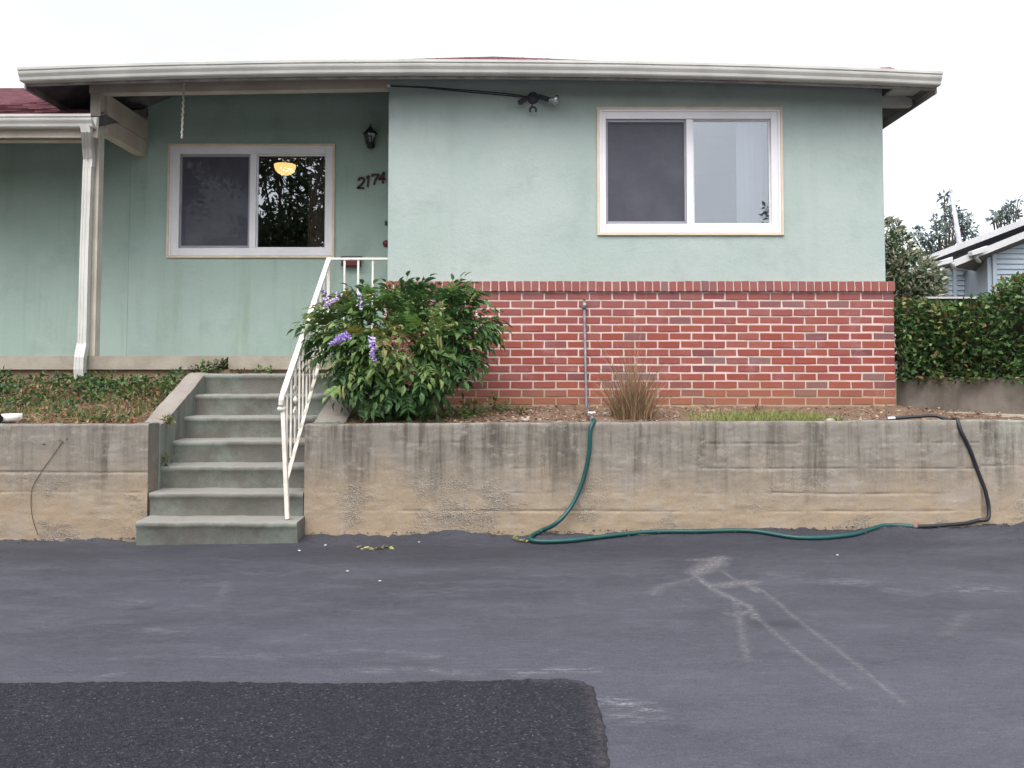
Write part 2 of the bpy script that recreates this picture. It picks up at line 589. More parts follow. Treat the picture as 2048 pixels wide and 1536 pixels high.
m = MT('step concrete', 0.93, 0.12)
c = m.mix(m.rng(m.noise(3.2, 6, 0.65), 0.35, 0.68), (0.14, 0.137, 0.118), (0.185, 0.178, 0.158))
c = m.mix(m.rng(m.noise(2.4, 6, 0.7, m.scaled(1, 1, 1, (5, 2, 8))), 0.46, 0.66, 0, 0.7), c, (0.225, 0.265, 0.225))
c = m.mix(m.rng(m.noise(11, 5, 0.7), 0.52, 0.75, 0, 0.6), c, (0.13, 0.125, 0.105))
up = m.n('ShaderNodeSeparateXYZ', {0: m.n('ShaderNodeNewGeometry').outputs['True Normal']}).outputs[2]
c = m.mix(m.rng(up, 0.4, 0.9, 0, 0.7), c, (0.25, 0.24, 0.222))       # upward faces lighter
c = m.mix(m.rng(m.noise(150, 3), 0.55, 0.7, 0, 0.35), c, (0.12, 0.115, 0.10))
m.col(c)
m.bump(m.noise(50, 6, 0.7), 0.006, 0.6)
m.bump(m.noise(220, 2), 0.002, 0.6)
MAT['step'] = m.m

m = MT('cheek wall concrete', 0.93, 0.12)
c = m.mix(m.rng(m.noise(3.0, 6, 0.65), 0.35, 0.68), (0.25, 0.225, 0.20), (0.30, 0.27, 0.24))
side = m.rng(up if False else m.n('ShaderNodeSeparateXYZ', {0: m.n('ShaderNodeNewGeometry').outputs['True Normal']}).outputs[2], 0.2, 0.6, 1, 0)
gr = m.mix(m.rng(m.noise(1.0, 5, 0.6, m.scaled(8, 8, 1.0)), 0.40, 0.66), (0.235, 0.27, 0.235), (0.135, 0.135, 0.115))
c = m.mix(m.math('MULTIPLY', side, 0.85), c, gr)
c = m.mix(m.rng(m.noise(140, 3), 0.52, 0.7, 0, 0.45), c, (0.17, 0.145, 0.12))
m.col(c)
m.bump(m.noise(50, 6, 0.7), 0.006, 0.7)
MAT['cheek'] = m.m

# asphalt with marks painted on by tyres and spilt dust (their shapes come from the mesh attributes)
m = MT('sealed asphalt', 0.78, 0.35)
a1 = m.noise(1.0, 6, 0.62, m.scaled(0.7, 1.7, 1))
a2 = m.noise(1.0, 7, 0.70, m.scaled(2.0, 6.0, 1, (3, 1, 0)))
a3 = m.noise(1.0, 5, 0.6, m.scaled(9, 34, 1, (1, 7, 0)))
c = m.mix(m.rng(a1, 0.30, 0.70), (0.030, 0.0305, 0.041), (0.052, 0.0525, 0.068))
c = m.mix(m.rng(a2, 0.46, 0.76, 0, 0.6), c, (0.092, 0.093, 0.112))
c = m.mix(m.math('MULTIPLY', m.rng(a3, 0.56, 0.74, 0, 0.55), m.rng(a1, 0.42, 0.62)), c, (0.16, 0.16, 0.18))
a4 = m.noise(1.0, 5, 0.75, m.scaled(13, 52, 1, (4, 9, 0)))
c = m.mix(m.rng(a4, 0.45, 0.72, 0, 0.55), c, (0.105, 0.106, 0.128))
c = m.mix(m.math('MULTIPLY', m.attr('film', 'Fac'), m.rng(m.noise(1.0, 6, 0.7, m.scaled(1.2, 3.0, 1, (6, 2, 0))), 0.25, 0.7, 0.35, 1.0)), c, (0.115, 0.118, 0.142))
c = m.mix(m.attr('dark_area', 'Fac'), c, (0.022, 0.022, 0.030))
dust = m.math('MULTIPLY', m.attr('dust', 'Fac'), m.rng(m.noise(1.0, 6, 0.8, m.scaled(30, 44, 1)), 0.40, 0.64, 0.05, 0.9))
c = m.mix(dust, c, (0.27, 0.255, 0.245))
pw = m.math('MULTIPLY', m.attr('powder', 'Fac'), m.math('MULTIPLY', m.rng(m.noise(1.0, 7, 0.8, m.scaled(9, 30, 1)), 0.44, 0.64, 0.0, 1.0), m.rng(m.noise(75, 4, 0.8), 0.40, 0.62, 0.25, 1.0)))
c = m.mix(pw, c, (0.42, 0.415, 0.44))
c = m.mix(m.rng(m.noise(120, 4, 0.8), 0.52, 0.70, 0, 0.75), c, (0.135, 0.137, 0.16))
c = m.mix(m.rng(m.noise(110, 4, 0.8, m.scaled(1, 1, 1, (7, 3, 1))), 0.52, 0.70, 0, 0.75), c, (0.016, 0.016, 0.022))
c = m.mix(m.rng(m.voro(13), 0.018, 0.034, 0.7, 0), c, (0.3, 0.3, 0.33))
m.col(c)
m.rough(m.rng(a2, 0.4, 0.7, 0.66, 0.86))
m.bump(m.noise(210, 4, 0.75), 0.005, 0.8)
m.bump(m.noise(28, 5, 0.6), 0.006, 0.3)
MAT['asphalt'] = m.m

m = MT('coarse asphalt', 0.86, 0.35)
cell = m.n('ShaderNodeSeparateColor', {0: m.voro(150, out='Color')})
c = m.ramp(cell.outputs[0], [(0.0, (0.007, 0.0074, 0.011)), (0.45, (0.018, 0.0188, 0.0265)), (0.80, (0.033, 0.034, 0.046)), (0.965, (0.048, 0.049, 0.063)), (1.0, (0.14, 0.14, 0.16))])
c = m.mix(m.rng(m.noise(1.8, 5, 0.6), 0.35, 0.7, 0, 0.45), c, (0.016, 0.0168, 0.0235))
c = m.mix(m.math('MULTIPLY', m.attr('rim', 'Fac'), m.rng(m.noise(30, 4, 0.7), 0.4, 0.6, 0.1, 0.8)), c, (0.075, 0.065, 0.07))
m.col(c)
m.bump(m.voro(150), 0.010, 0.9)
m.bump(m.noise(60, 4, 0.7), 0.008, 0.5)
MAT['coarse'] = m.m

m = MT('garden soil', 0.97, 0.08)
c = m.mix(m.rng(m.noise(4, 6, 0.7), 0.35, 0.65), (0.165, 0.11, 0.08), (0.235, 0.17, 0.12))
c = m.mix(m.rng(m.noise(34, 5, 0.75), 0.45, 0.68), c, (0.15, 0.085, 0.06))
c = m.mix(m.rng(m.noise(80, 3, 0.7), 0.60, 0.72, 0, 0.8), c, (0.36, 0.30, 0.25))
m.col(c)
m.bump(m.noise(45, 6, 0.75), 0.02, 0.9)
MAT['soil'] = m.m

m = MT('rough ground', 0.97, 0.08)
m.col(m.mix(m.rng(m.noise(1.4, 6, 0.7), 0.4, 0.62), (0.16, 0.125, 0.08), (0.095, 0.11, 0.05)))
m.bump(m.noise(18, 5, 0.7), 0.03, 0.8)
MAT['ground'] = m.m


def mk_leaf(name, rough=0.55, transl=0.25, use_random=None):
    m = MT(name, rough, 0.35)
    if use_random:
        oi = m.n('ShaderNodeObjectInfo').outputs['Random']
        c = m.ramp(oi, use_random)
        c = m.mix(m.rng(m.noise(25, 3), 0.4, 0.7, 0, 0.4), c, (0.03, 0.075, 0.022))
    else:
        c = m.attr('tone')
    m.col(c)
    out = m.t.nodes['Material Output']
    tr = m.n('ShaderNodeBsdfTranslucent', {'Color': c})
    ms = m.n('ShaderNodeMixShader', {0: transl, 1: m.b.outputs[0], 2: tr.outputs[0]})
    m.t.links.new(ms.outputs[0], out.inputs['Surface'])
    return m.m


MAT['leaf'] = mk_leaf('foliage')
MAT['dry'] = mk_leaf('dry blades', 0.8, 0.15)
MAT['bush_leaf'] = mk_leaf('bush leaf', 0.5, 0.25, [(0.0, (0.065, 0.135, 0.042)), (0.35, (0.115, 0.205, 0.058)), (0.7, (0.18, 0.265, 0.08)), (1.0, (0.28, 0.34, 0.12))])
MAT['bronze_leaf'] = mk_leaf('young bronze leaf', 0.5, 0.3, [(0.0, (0.27, 0.17, 0.045)), (0.5, (0.22, 0.20, 0.05)), (1.0, (0.29, 0.22, 0.07))])
MAT['lime_leaf'] = mk_leaf('young lime leaf', 0.5, 0.3, [(0.0, (0.17, 0.30, 0.06)), (0.5, (0.13, 0.26, 0.05)), (1.0, (0.22, 0.33, 0.09))])


def mk_glass(name, refl, tint, rough=0.0):
    m = MT(name)
    t = m.t
    out = t.nodes['Material Output']
    lw = m.n('ShaderNodeFresnel', {'IOR': 1.5})
    f = m.math('ADD', m.math('MULTIPLY', lw.outputs[0], 1.2), refl)
    f = m.math('MINIMUM', f, 0.95)
    tr = m.n('ShaderNodeBsdfTransparent', {'Color': (*tint, 1)})
    gl = m.n('ShaderNodeBsdfGlossy', {'Color': (0.93, 0.95, 1.0, 1), 'Roughness': rough})
    ms = m.n('ShaderNodeMixShader', {0: f, 1: tr.outputs[0], 2: gl.outputs[0]})
    t.links.new(ms.outputs[0], out.inputs['Surface'])
    return m.m


MAT['glass'] = mk_glass('window glass', 0.10, (0.75, 0.78, 0.80))
MAT['bulb_glass'] = mk_glass('clear bulb glass', 0.25, (0.85, 0.85, 0.85))
m = MT('insect screen mesh', 0.7, 0.25)
m.col(m.mix(m.rng(m.noise(3, 5, 0.7), 0.35, 0.7), (0.068, 0.068, 0.088), (0.090, 0.090, 0.112)))
tr = m.n('ShaderNodeBsdfTransparent', {'Color': (0.9, 0.9, 0.9, 1)})
ms = m.n('ShaderNodeMixShader', {0: 0.80, 1: tr.outputs[0], 2: m.b.outputs[0]})
m.t.links.new(ms.outputs[0], m.t.nodes['Material Output'].inputs['Surface'])
MAT['screen'] = m.m
m = MT('lit lamp bowl', 0.4)
m.col((0.9, 0.75, 0.45))
m.b.inputs['Emission Color'].default_value = (1.0, 0.58, 0.19, 1)
m.b.inputs['Emission Strength'].default_value = 2.0
MAT['lamp'] = m.m
m = MT('pale blind', 0.8)
m.col(m.mix(m.rng(m.noise(1, 3, 0.5, m.scaled(14, 14, 0.2)), 0.3, 0.7), (0.72, 0.72, 0.74), (0.62, 0.62, 0.65)))
MAT['blind'] = m.m
MAT['brown_curtain'] = plain('brown curtain', (0.30, 0.20, 0.14), (0.22, 0.14, 0.10), 0.9, 0.1, 12)

# ================================================================== SETTING
# ---- key depths
YW = 6.49          # face of the retaining walls
YB = 7.85          # brick face of the wing
YS = 7.90          # stucco face of the wing
YF = 7.88          # edge of the porch slab
YP = 8.90          # wall at the back of the porch
TOPZ = zat(848, YW)
BRZ = zat(812, YB)
SLAB_TOP = zat(712, YF)

# ---- ground to the horizon
xs = np.concatenate([np.linspace(-400, -12, 14), np.linspace(-10, 10, 21), np.linspace(12, 400, 14)])
ys = np.concatenate([np.linspace(-400, -12, 14), np.array([-8, -4, 0, 3, 6.0, 7.0, 7.9, 8.0, 8.1, 9, 10, 12, 15, 20, 30]), np.linspace(40, 500, 14)])
X, Y = np.meshgrid(xs, ys, indexing='ij')
k = np.clip((Y - 8.0) / 0.1, 0, 1)
Z = E + (-1.50) * (1 - k) + (-0.62) * k
n0, n1 = X.shape
idx = np.arange(n0 * n1).reshape(n0, n1)
quads = np.stack([idx[:-1, :-1], idx[1:, :-1], idx[1:, 1:], idx[:-1, 1:]], -1).reshape(-1, 4)
tag(np_mesh('ground', np.stack([X, Y, Z], -1).reshape(-1, 3), quads, MAT['ground']), kind='structure')


def poly_dist(PX, PY, pts):
    d = np.full(PX.shape, 1e9)
    for (ax, ay), (bx, by) in zip(pts[:-1], pts[1:]):
        dx, dy = bx - ax, by - ay
        t = np.clip(((PX - ax) * dx + (PY - ay) * dy) / (dx * dx + dy * dy + 1e-12), 0, 1)
        d = np.minimum(d, np.hypot(PX - ax - t * dx, PY - ay - t * dy))
    return d


# ---- asphalt driveway
xs = np.concatenate([np.linspace(-14, -4.6, 26), np.arange(-4.55, 4.75, 0.016), np.linspace(4.8, 14, 26)])
ys = np.concatenate([np.linspace(-2.5, 2.3, 16), np.arange(2.36, 6.66, 0.016)])
X, Y = np.meshgrid(xs, ys, indexing='ij')
Z = gz(X, Y) + 0.012 * vnoise(X * 1.3, Y * 1.3, 3) + 0.004 * vnoise(X * 7, Y * 7, 4)
edge = np.clip((Y - 6.40) / 0.10, 0, 1)                       # uneven lap against the wall
Z = Z + edge * (0.030 * vnoise(X * 2.1, 0 * Y, 5) + 0.035 * vnoise(X * 8, 0 * Y, 6) + 0.022 * vnoise(X * 26, Y * 9, 8))
JX, JY = 0.05 * vnoise(X * 3, Y * 3, 11) + 0.03 * vnoise(X * 9, Y * 9, 12), 0.05 * vnoise(X * 3, Y * 3, 13) + 0.03 * vnoise(X * 9, Y * 9, 14)
dust = np.zeros_like(X)
powder = np.zeros_like(X)
dark_area = np.zeros_like(X)


def stroke(target, pix, w, s, jit=1.0, soft=1.0):
    pts = [tuple(gpt(*p)[:2]) for p in pix]
    d = poly_dist(X + JX * jit, Y + JY * jit, pts)
    np.maximum(target, s * np.clip(1 - (d / w) ** soft, 0, 1), out=target)


stroke(dust, [(1388, 1150), (1432, 1182), (1500, 1216)], 0.034, 1.0, 0.25)
stroke(dust, [(1500, 1216), (1525, 1245), (1600, 1310), (1700, 1378)], 0.022, 0.60, 0.2)
stroke(dust, [(1440, 1140), (1475, 1165), (1525, 1182), (1590, 1236), (1700, 1320), (1815, 1412)], 0.021, 0.62, 0.2)
stroke(dust, [(1385, 1143), (1420, 1128), (1435, 1116)], 0.11, 1.0, 1.2)
stroke(dust, [(1385, 1120), (1425, 1122)], 0.06, 0.8, 1.2)
stroke(dust, [(1440, 1172), (1500, 1168)], 0.10, 0.95, 1.3)
stroke(dust, [(1308, 1188), (1330, 1172), (1385, 1158)], 0.06, 0.45, 0.6)
stroke(dust, [(1452, 1228), (1475, 1233), (1505, 1222), (1520, 1240)], 0.035, 0.75, 0.6)
stroke(dust, [(1470, 1200), (1480, 1240), (1488, 1280), (1494, 1320)], 0.030, 0.5, 0.3)
stroke(dust, [(1490, 1170), (1512, 1184)], 0.05, 0.8, 0.5)
stroke(dust, [(440, 1200), (450, 1165)], 0.05, 0.3, 0.6)
stroke(dust, [(1930, 1230), (1900, 1270)], 0.06, 0.3, 0.8)
for px, py, w, s in ((1705, 1165, .12, .5), (1560, 1152, .1, .35), (1970, 1175, .16, .5), (1930, 1180, .12, .45), (1810, 1182, .12, .4), (1620, 1160, .06, .3),
                     (250, 1205, .1, .35), (400, 1210, .06, .3), (320, 1258, .12, .3), (860, 1185, .2, .18), (100, 1240, .15, .25)):
    stroke(powder, [(px - 22, py), (px + 22, py + 3)], w, s, 1.2)
stroke(powder, [(1215, 1402), (1245, 1410), (1290, 1415)], 0.085, 0.95, 0.9)
stroke(powder, [(1225, 1430), (1300, 1440)], 0.08, 0.4, 1.0)
stroke(powder, [(1040, 1345), (1110, 1340), (1195, 1343)], 0.055, 0.65, 0.8)
stroke(powder, [(740, 1342), (800, 1337), (960, 1345)], 0.06, 0.45, 0.9)
stroke(powder, [(230, 1316), (420, 1314), (700, 1302), (900, 1310)], 0.05, 0.30, 1.5)
stroke(powder, [(200, 1356), (230, 1352)], 0.05, 0.5, 0.5)
stroke(powder, [(380, 1118), (470, 1120), (520, 1128)], 0.02, 0.3, 0.3)
stroke(dark_area, [(1525, 1250), (1585, 1250)], 0.11, 0.55, 0.6)
stroke(dark_area, [(270, 1215), (290, 1216)], 0.05, 0.5, 0.4)
stroke(dark_area, [(600, 1100), (900, 1105), (1300, 1095), (1750, 1075)], 0.55, 0.62, 1.6, 1.8)  # broad darker band along the foot of the walls
stroke(dark_area, [(-200, 1100), (250, 1108), (600, 1110)], 0.40, 0.5, 1.6, 1.8)
stroke(dark_area, [(1345, 1460), (1365, 1462)], 0.05, 0.4, 0.4)
film = np.clip((6.1 - Y) / 3.0, 0, 1) * 0.45 + 0.25 * np.clip((X - 0.8) / 2.5, 0, 1) * np.clip((5.6 - Y) / 2.0, 0, 1)
V = np.stack([X, Y, Z], -1).reshape(-1, 3)
n0, n1 = X.shape
idx = np.arange(n0 * n1).reshape(n0, n1)
quads = np.stack([idx[:-1, :-1], idx[1:, :-1], idx[1:, 1:], idx[:-1, 1:]], -1).reshape(-1, 4)
tag(np_mesh('driveway', V, quads, MAT['asphalt'], attrs={'dust': dust.ravel(), 'powder': powder.ravel(), 'dark_area': dark_area.ravel(), 'film': film.ravel()}, smooth=True), kind='structure')

# ---- coarse older asphalt at the lower left
bpx = [(-900, 1369), (-300, 1369), (0, 1368), (300, 1367), (700, 1367), (1000, 1364), (1110, 1362), (1160, 1365), (1183, 1374), (1195, 1395), (1205, 1430), (1214, 1480), (1222, 1536), (1240, 1700), (1262, 2000)]
bl = [tuple(gpt(*p)[:2]) for p in bpx]
xs = np.concatenate([np.linspace(-5.5, -2.9, 14), np.arange(-2.85, 0.62, 0.016)])
ys = np.concatenate([np.linspace(1.3, 2.5, 8), np.arange(2.55, 3.72, 0.016)])
X, Y = np.meshgrid(xs, ys, indexing='ij')
d = poly_dist(X, Y, bl)
by = np.interp(X, [p[0] for p in bl[:9]], [p[1] for p in bl[:9]])
bx = np.interp(Y, [p[1] for p in bl[8:]][::-1], [p[0] for p in bl[8:]][::-1])
inside = (Y < by) & (X < bx)
sdist = np.where(inside, d, -d) + 0.012 * vnoise(X * 18, Y * 18, 21) + 0.014 * vnoise(X * 45, Y * 45, 22)
Z = gz(X, Y) + np.clip(sdist * 0.9, -0.03, 0.013) + 0.007 * vnoise(X * 60, Y * 60, 23) + 0.012 * vnoise(X * 1.3, Y * 1.3, 3)
rim = np.clip(1 - np.abs(sdist - 0.02) / 0.05, 0, 1) * (X > 0.05)
n0, n1 = X.shape
idx = np.arange(n0 * n1).reshape(n0, n1)
quads = np.stack([idx[:-1, :-1], idx[1:, :-1], idx[1:, 1:], idx[:-1, 1:]], -1).reshape(-1, 4)
keep = (sdist.reshape(-1)[quads] > -0.06).any(axis=1)
tag(np_mesh('asphalt_patch', np.stack([X, Y, Z], -1).reshape(-1, 3), quads[keep], MAT['coarse'], attrs={'rim': rim.ravel()}, smooth=True), kind='structure')

# ---- pale concrete street added out of view behind the camera to bounce light up
m = MT('pale street concrete', 0.9, 0.2)
m.col(m.mix(m.rng(m.noise(1.2, 6, 0.65), 0.35, 0.68), (0.36, 0.35, 0.33), (0.29, 0.285, 0.27)))
m.bump(m.noise(90, 4, 0.7), 0.004, 0.6)
tag(MB().box(-60, 60, -16, -2.505, E - 1.42, E - 1.275).build('bounce_slab', m.m), kind='structure')

# ---- garden beds behind the retaining walls


def bed(name, x0, x1, y0, y1, zf, zb, seed, amp=0.02):
    xs, ys = np.arange(x0, x1, 0.035), np.linspace(y0, y1, 42)
    X, Y = np.meshgrid(xs, ys, indexing='ij')
    t = (Y - y0) / (y1 - y0)
    Z = zf + (zb - zf) * t + amp * vnoise(X * 4, Y * 4, seed) + amp * 1.1 * vnoise(X * 13, Y * 13, seed + 1) + amp * 0.6 * vnoise(X * 34, Y * 34, seed + 2)
    n0, n1 = X.shape
    idx = np.arange(n0 * n1).reshape(n0, n1)
    q = np.stack([idx[:-1, :-1], idx[1:, :-1], idx[1:, 1:], idx[:-1, 1:]], -1).reshape(-1, 4)
    return tag(np_mesh(name, np.stack([X, Y, Z], -1).reshape(-1, 3), q, MAT['soil'], smooth=True), kind='structure')


CHK_L0, CHK_L1, CHK_R0, CHK_R1 = -3.035, -2.87, -1.655, -1.40
FOUND_Z = zat(775, YF + 0.05)
bed('soil', CHK_R1 - 0.02, 3.66, YW + 0.15, YB + 0.06, TOPZ - 0.02, BRZ, 31, 0.022)
bed('soil', -9.0, CHK_L0 + 0.02, YW + 0.15, YF + 0.08, TOPZ - 0.02, FOUND_Z, 35, 0.03)
bed('soil', 3.62, 9.0, YW + 0.15, 8.2, TOPZ - 0.01, BRZ - 0.01, 39, 0.022)

# ================================================================== RETAINING WALLS


def retaining_wall(x0, x1, label, mat, seed, face=YW, lines=None, top=TOPZ, top_slope=0.0):
    w = thing('retaining_wall', label, 'retaining wall', ((x0 + x1) / 2, face + 0.1, E - 1.35))
    xs = np.arange(x0, x1 + 0.001, (x1 - x0) / max(8, round((x1 - x0) / 0.03)))
    zs = np.concatenate([np.linspace(E - 1.48, top - 0.012, 125), [top]])
    X, Zg = np.meshgrid(xs, zs, indexing='ij')
    dep = top - Zg
    Yg = np.full_like(X, face)
    Yg += 0.007 * vnoise(X * 2.1, Zg * 5, seed) + 0.005 * vnoise(X * 11, Zg * 16, seed + 1) + 0.004 * vnoise(X * 30, Zg * 40, seed + 2)
    for ld in (lines or []):                                   # joints left by the form boards, with a lip
        brk = vnoise(X * 1.1, ld * 9 + 0 * X, seed + 3)
        yy = ld + 0.010 * vnoise(X * 1.5, 0 * X + ld * 7, seed + 4) + 0.006 * vnoise(X * 8, 0 * X + ld * 7, seed + 5)
        g = np.exp(-((dep - yy) / 0.007) ** 2)
        Yg += 0.010 * g * np.clip(0.25 + 1.9 * brk + 1.3 * vnoise(X * 9, 0 * X + ld, seed + 9) + 1.0 * vnoise(X * 31, 0 * X + ld, seed + 10), 0.0, 1)
        Yg -= 0.0022 * np.clip(dep - yy + 0.01, 0, 0.02) / 0.02 * np.clip(1 - (dep - yy) / 0.10, 0, 1) * np.clip(0.5 + 1.4 * brk, 0, 1)
    topn = top + top_slope * (X - x0) + 0.006 * vnoise(X * 6, 0 * X, seed + 6) + 0.004 * vnoise(X * 22, 0 * X, seed + 7)
    Zg = np.where(Zg >= top - 0.013, Zg - top + topn, Zg)
    Yg = np.where(Zg > topn - 0.006, Yg + 0.008, Yg)
    front = np.stack([X, Yg, Zg], -1)
    back = np.stack([xs, np.full_like(xs, face + 0.19), topn[:, -1] - 0.006], -1)[:, None, :]
    back2 = np.stack([xs, np.full_like(xs, face + 0.19), np.full_like(xs, E - 1.48)], -1)[:, None, :]
    P = np.concatenate([front, back, back2], 1)
    n0, n1 = P.shape[:2]
    idx = np.arange(n0 * n1).reshape(n0, n1)
    q = np.stack([idx[:-1, :-1], idx[1:, :-1], idx[1:, 1:], idx[:-1, 1:]], -1).reshape(-1, 4)
    np_mesh('wall_body', P.reshape(-1, 3), q, mat, w, smooth=False)
    mb = MB()
    for xx, s in ((x0, 0), (x1, -1)):                          # plain ends
        mb.add([(xx, face + 0.004, E - 1.48), (xx, face + 0.19, E - 1.48), (xx, face + 0.19, top - 0.004), (xx, face + 0.004, top - 0.004)], [(0, 1, 2, 3)])
    mb.build('wall_end', mat, w)
    return w


con1 = mk_concrete('board marked concrete', TOPZ)
con2 = mk_concrete('mossy board marked concrete', TOPZ, pale=0.05, moss=0.45)
SEAM = xat(1957, YW)
lines = [0.15, 0.345, 0.54, 0.675]
retaining_wall(-9.0, -2.880, 'low stained concrete retaining wall left of the concrete steps', con1, 51, lines=[0.375, 0.53])
retaining_wall(CHK_R0 - 0.005, SEAM - 0.006, 'long streaked concrete retaining wall under the shrub, right of the steps', con1, 61, lines=lines, top_slope=0.006)
retaining_wall(SEAM + 0.006, 9.0, 'paler concrete retaining wall beyond the vertical joint where the black hose hangs', con2, 71, face=YW + 0.035, lines=[0.36], top=TOPZ + 0.03)

# ================================================================== STEPS
st = thing('concrete_steps', 'grey green concrete steps with seven treads between cheek walls', 'steps', (-2.26, 6.25, E - 1.30))
NOS = [1044, 986, 932, 881.5, 834, 790, 748]
TR = 0.225
stepz = [zat(NOS[i], 6.25 + TR * i, 450) for i in range(7)]
for i in range(7):
    y0 = 6.25 + TR * i
    zt = stepz[i]
    zb = (E - 1.42) if i == 0 else stepz[i - 1]
    yb = y0 + TR + 0.06 if i < 6 else YF + 0.06
    if i == 0:
        x0, x1 = -2.86, -1.652
    elif i == 1:
        x0, x1 = CHK_L1 + 0.006, CHK_R0 - 0.012
    else:
        x0, x1 = CHK_L1 - 0.02, CHK_R0 + 0.02
    prof = [(y0 + 0.020, zb - 0.03), (y0 + 0.016, zt - 0.055), (y0 + 0.004, zt - 0.040), (y0 - 0.002, zt - 0.024), (y0 + 0.002, zt - 0.008), (y0 + 0.014, zt), (yb, zt + 0.006), (yb, zb - 0.03)]
    nx = 44
    vs, fs = [], []
    for a in range(nx + 1):
        xx = x0 + (x1 - x0) * a / nx
        for (py_, pz_) in prof:
            jy = 0.006 * float(vnoise(xx * 6, pz_ * 9, 80 + i)) + 0.006 * float(vnoise(xx * 23, pz_ * 30, 90 + i))
            jz = 0.008 * float(vnoise(xx * 5, py_ * 3, 85 + i)) + 0.004 * float(vnoise(xx * 20, py_ * 3, 95 + i))
            if a in (0, nx):
                jy += 0.004
            vs.append((xx, py_ + jy, pz_ + jz))
    n = len(prof)
    for a in range(nx):
        for b in range(n):
            fs.append((a * n + b, (a + 1) * n + b, (a + 1) * n + (b + 1) % n, a * n + (b + 1) % n))
    fs += [tuple(range(n)), tuple(range(nx * n, nx * n + n))[::-1]]
    o = MB().add(vs, fs).build('step', MAT['step'], st)
    smooth_by_angle(o, 50)


def cheek(x0, x1, front, zfront, backz):
    """cheek wall: level at the retaining wall, then sloping up along the flight"""
    pts_y = np.concatenate([[front], np.linspace(front + 0.03, 7.68, 22), [7.72]])
    vs, fs = [], []
    nxs = 7
    for y in pts_y:
        t = np.clip((y - front - 0.06) / (7.62 - front - 0.06), 0, 1)
        zt = zfront + (backz - zfront) * t
        row = [(x0, y, E - 1.42)]
        for a in range(nxs):
            xx = x0 + (x1 - x0) * a / (nxs - 1)
            e = 0.012 if a in (0, nxs - 1) else 0.0
            row.append((xx + 0.006 * float(vnoise(y * 9, a * 3.1, 5)), y, zt - e + 0.009 * float(vnoise(xx * 9, y * 7, 101)) + 0.006 * float(vnoise(xx * 30, y * 22, 102))))
        row.append((x1, y, E - 1.42))
        vs.append(row)
    n = nxs + 2
    mb = MB()
    flat = [p for r in vs for p in r]
    for i in range(len(vs) - 1):
        for j in range(n - 1):
            fs.append((i * n + j, i * n + j + 1, (i + 1) * n + j + 1, (i + 1) * n + j))
    fs.append(tuple(range(n)))
    fs.append(tuple(range((len(vs) - 1) * n, len(vs) * n))[::-1])
    o = mb.add(flat, fs).build('cheek_wall', MAT['cheek'], st)
    smooth_by_angle(o, 40)


cheek(CHK_L0, CHK_L1, YW + 0.194, TOPZ + 0.002, stepz[6] + 0.012)
cheek(CHK_R0, CHK_R1, YW + 0.198, TOPZ + 0.005, stepz[6] - 0.10)

# ================================================================== HOUSE
house = thing('house', 'pale green single storey stucco house with red brick base and covered porch', 'house', (-0.6, 8.5, E - 0.6))
WX0, WX1 = xat(774, YS), xat(1768, YS, 400)
CAP_T, CAP_B = zat(562, YB - 0.03), zat(583, YB - 0.03)


def sheet_with_hole(name, x0, x1, z0, z1, Y, thick, hole, mat, parent):
    hx0, hx1, hz0, hz1 = hole
    xs, zs = [x0, hx0, hx1, x1], [z0, hz0, hz1, z1]
    mb = MB()
    for yy in (Y, Y + thick):
        vs = [(x, yy, z) for x in xs for z in zs]
        fs = [(i * 4 + j, (i + 1) * 4 + j, (i + 1) * 4 + j + 1, i * 4 + j + 1) for i in range(3) for j in range(3) if (i, j) != (1, 1)]
        mb.add(vs, fs if yy == Y else [f[::-1] for f in fs])
    a = [1 * 4 + 1, 2 * 4 + 1, 2 * 4 + 2, 1 * 4 + 2]
    for p, q in zip(a, a[1:] + a[:1]):
        mb.f.append((p, q, q + 16, p + 16))
    b = [0, 12, 15, 3]
    for p, q in zip(b, b[1:] + b[:1]):
        mb.f.append((p, p + 16, q + 16, q))
    return mb.build(name, mat, parent, fix=False)


# wing window opening and porch window opening
wx0, wx1 = xat(1194, YS, 342), xat(1565, YS, 342)
wz0, wz1 = zat(471, YS), zat(215, YS)
px0, px1 = xat(335.5, YP, 400), xat(670, YP, 400)
pz0, pz1 = zat(516, YP), zat(288, YP)
WALL_TOP = zat(140, YS)
INS = 0.02
sheet_with_hole('wing_wall', WX0, WX1, CAP_T - 0.02, WALL_TOP + 0.02, YS, 0.12, (wx0 + INS, wx1 - INS, wz0 + INS, wz1 - INS), MAT['stucco'], house)
MB().box(-9.0, -4.2025, YP, YP + 0.12, E - 0.75, E + 2.60).build('porch_wall', MAT['porch_stucco'], house)
sheet_with_hole('porch_wall', -4.20, WX0 + 0.10, E - 0.75, E + 3.06, YP, 0.12, (px0 + INS, px1 - INS, pz0 + INS, pz1 - INS), MAT['porch_stucco'], house)
mb = MB()
mb.box(WX0 + 0.002, WX0 + 0.12, YS + 0.122, 15.0, E - 0.75, E + 2.74)
mb.box(WX1 - 0.12, WX1 - 0.002, YS + 0.122, 15.0, E - 0.75, E + 2.62)
mb.box(-9, WX1, 15.003, 15.12, E - 0.75, E + 2.2)
mb.build('side_wall', MAT['stucco'], house)

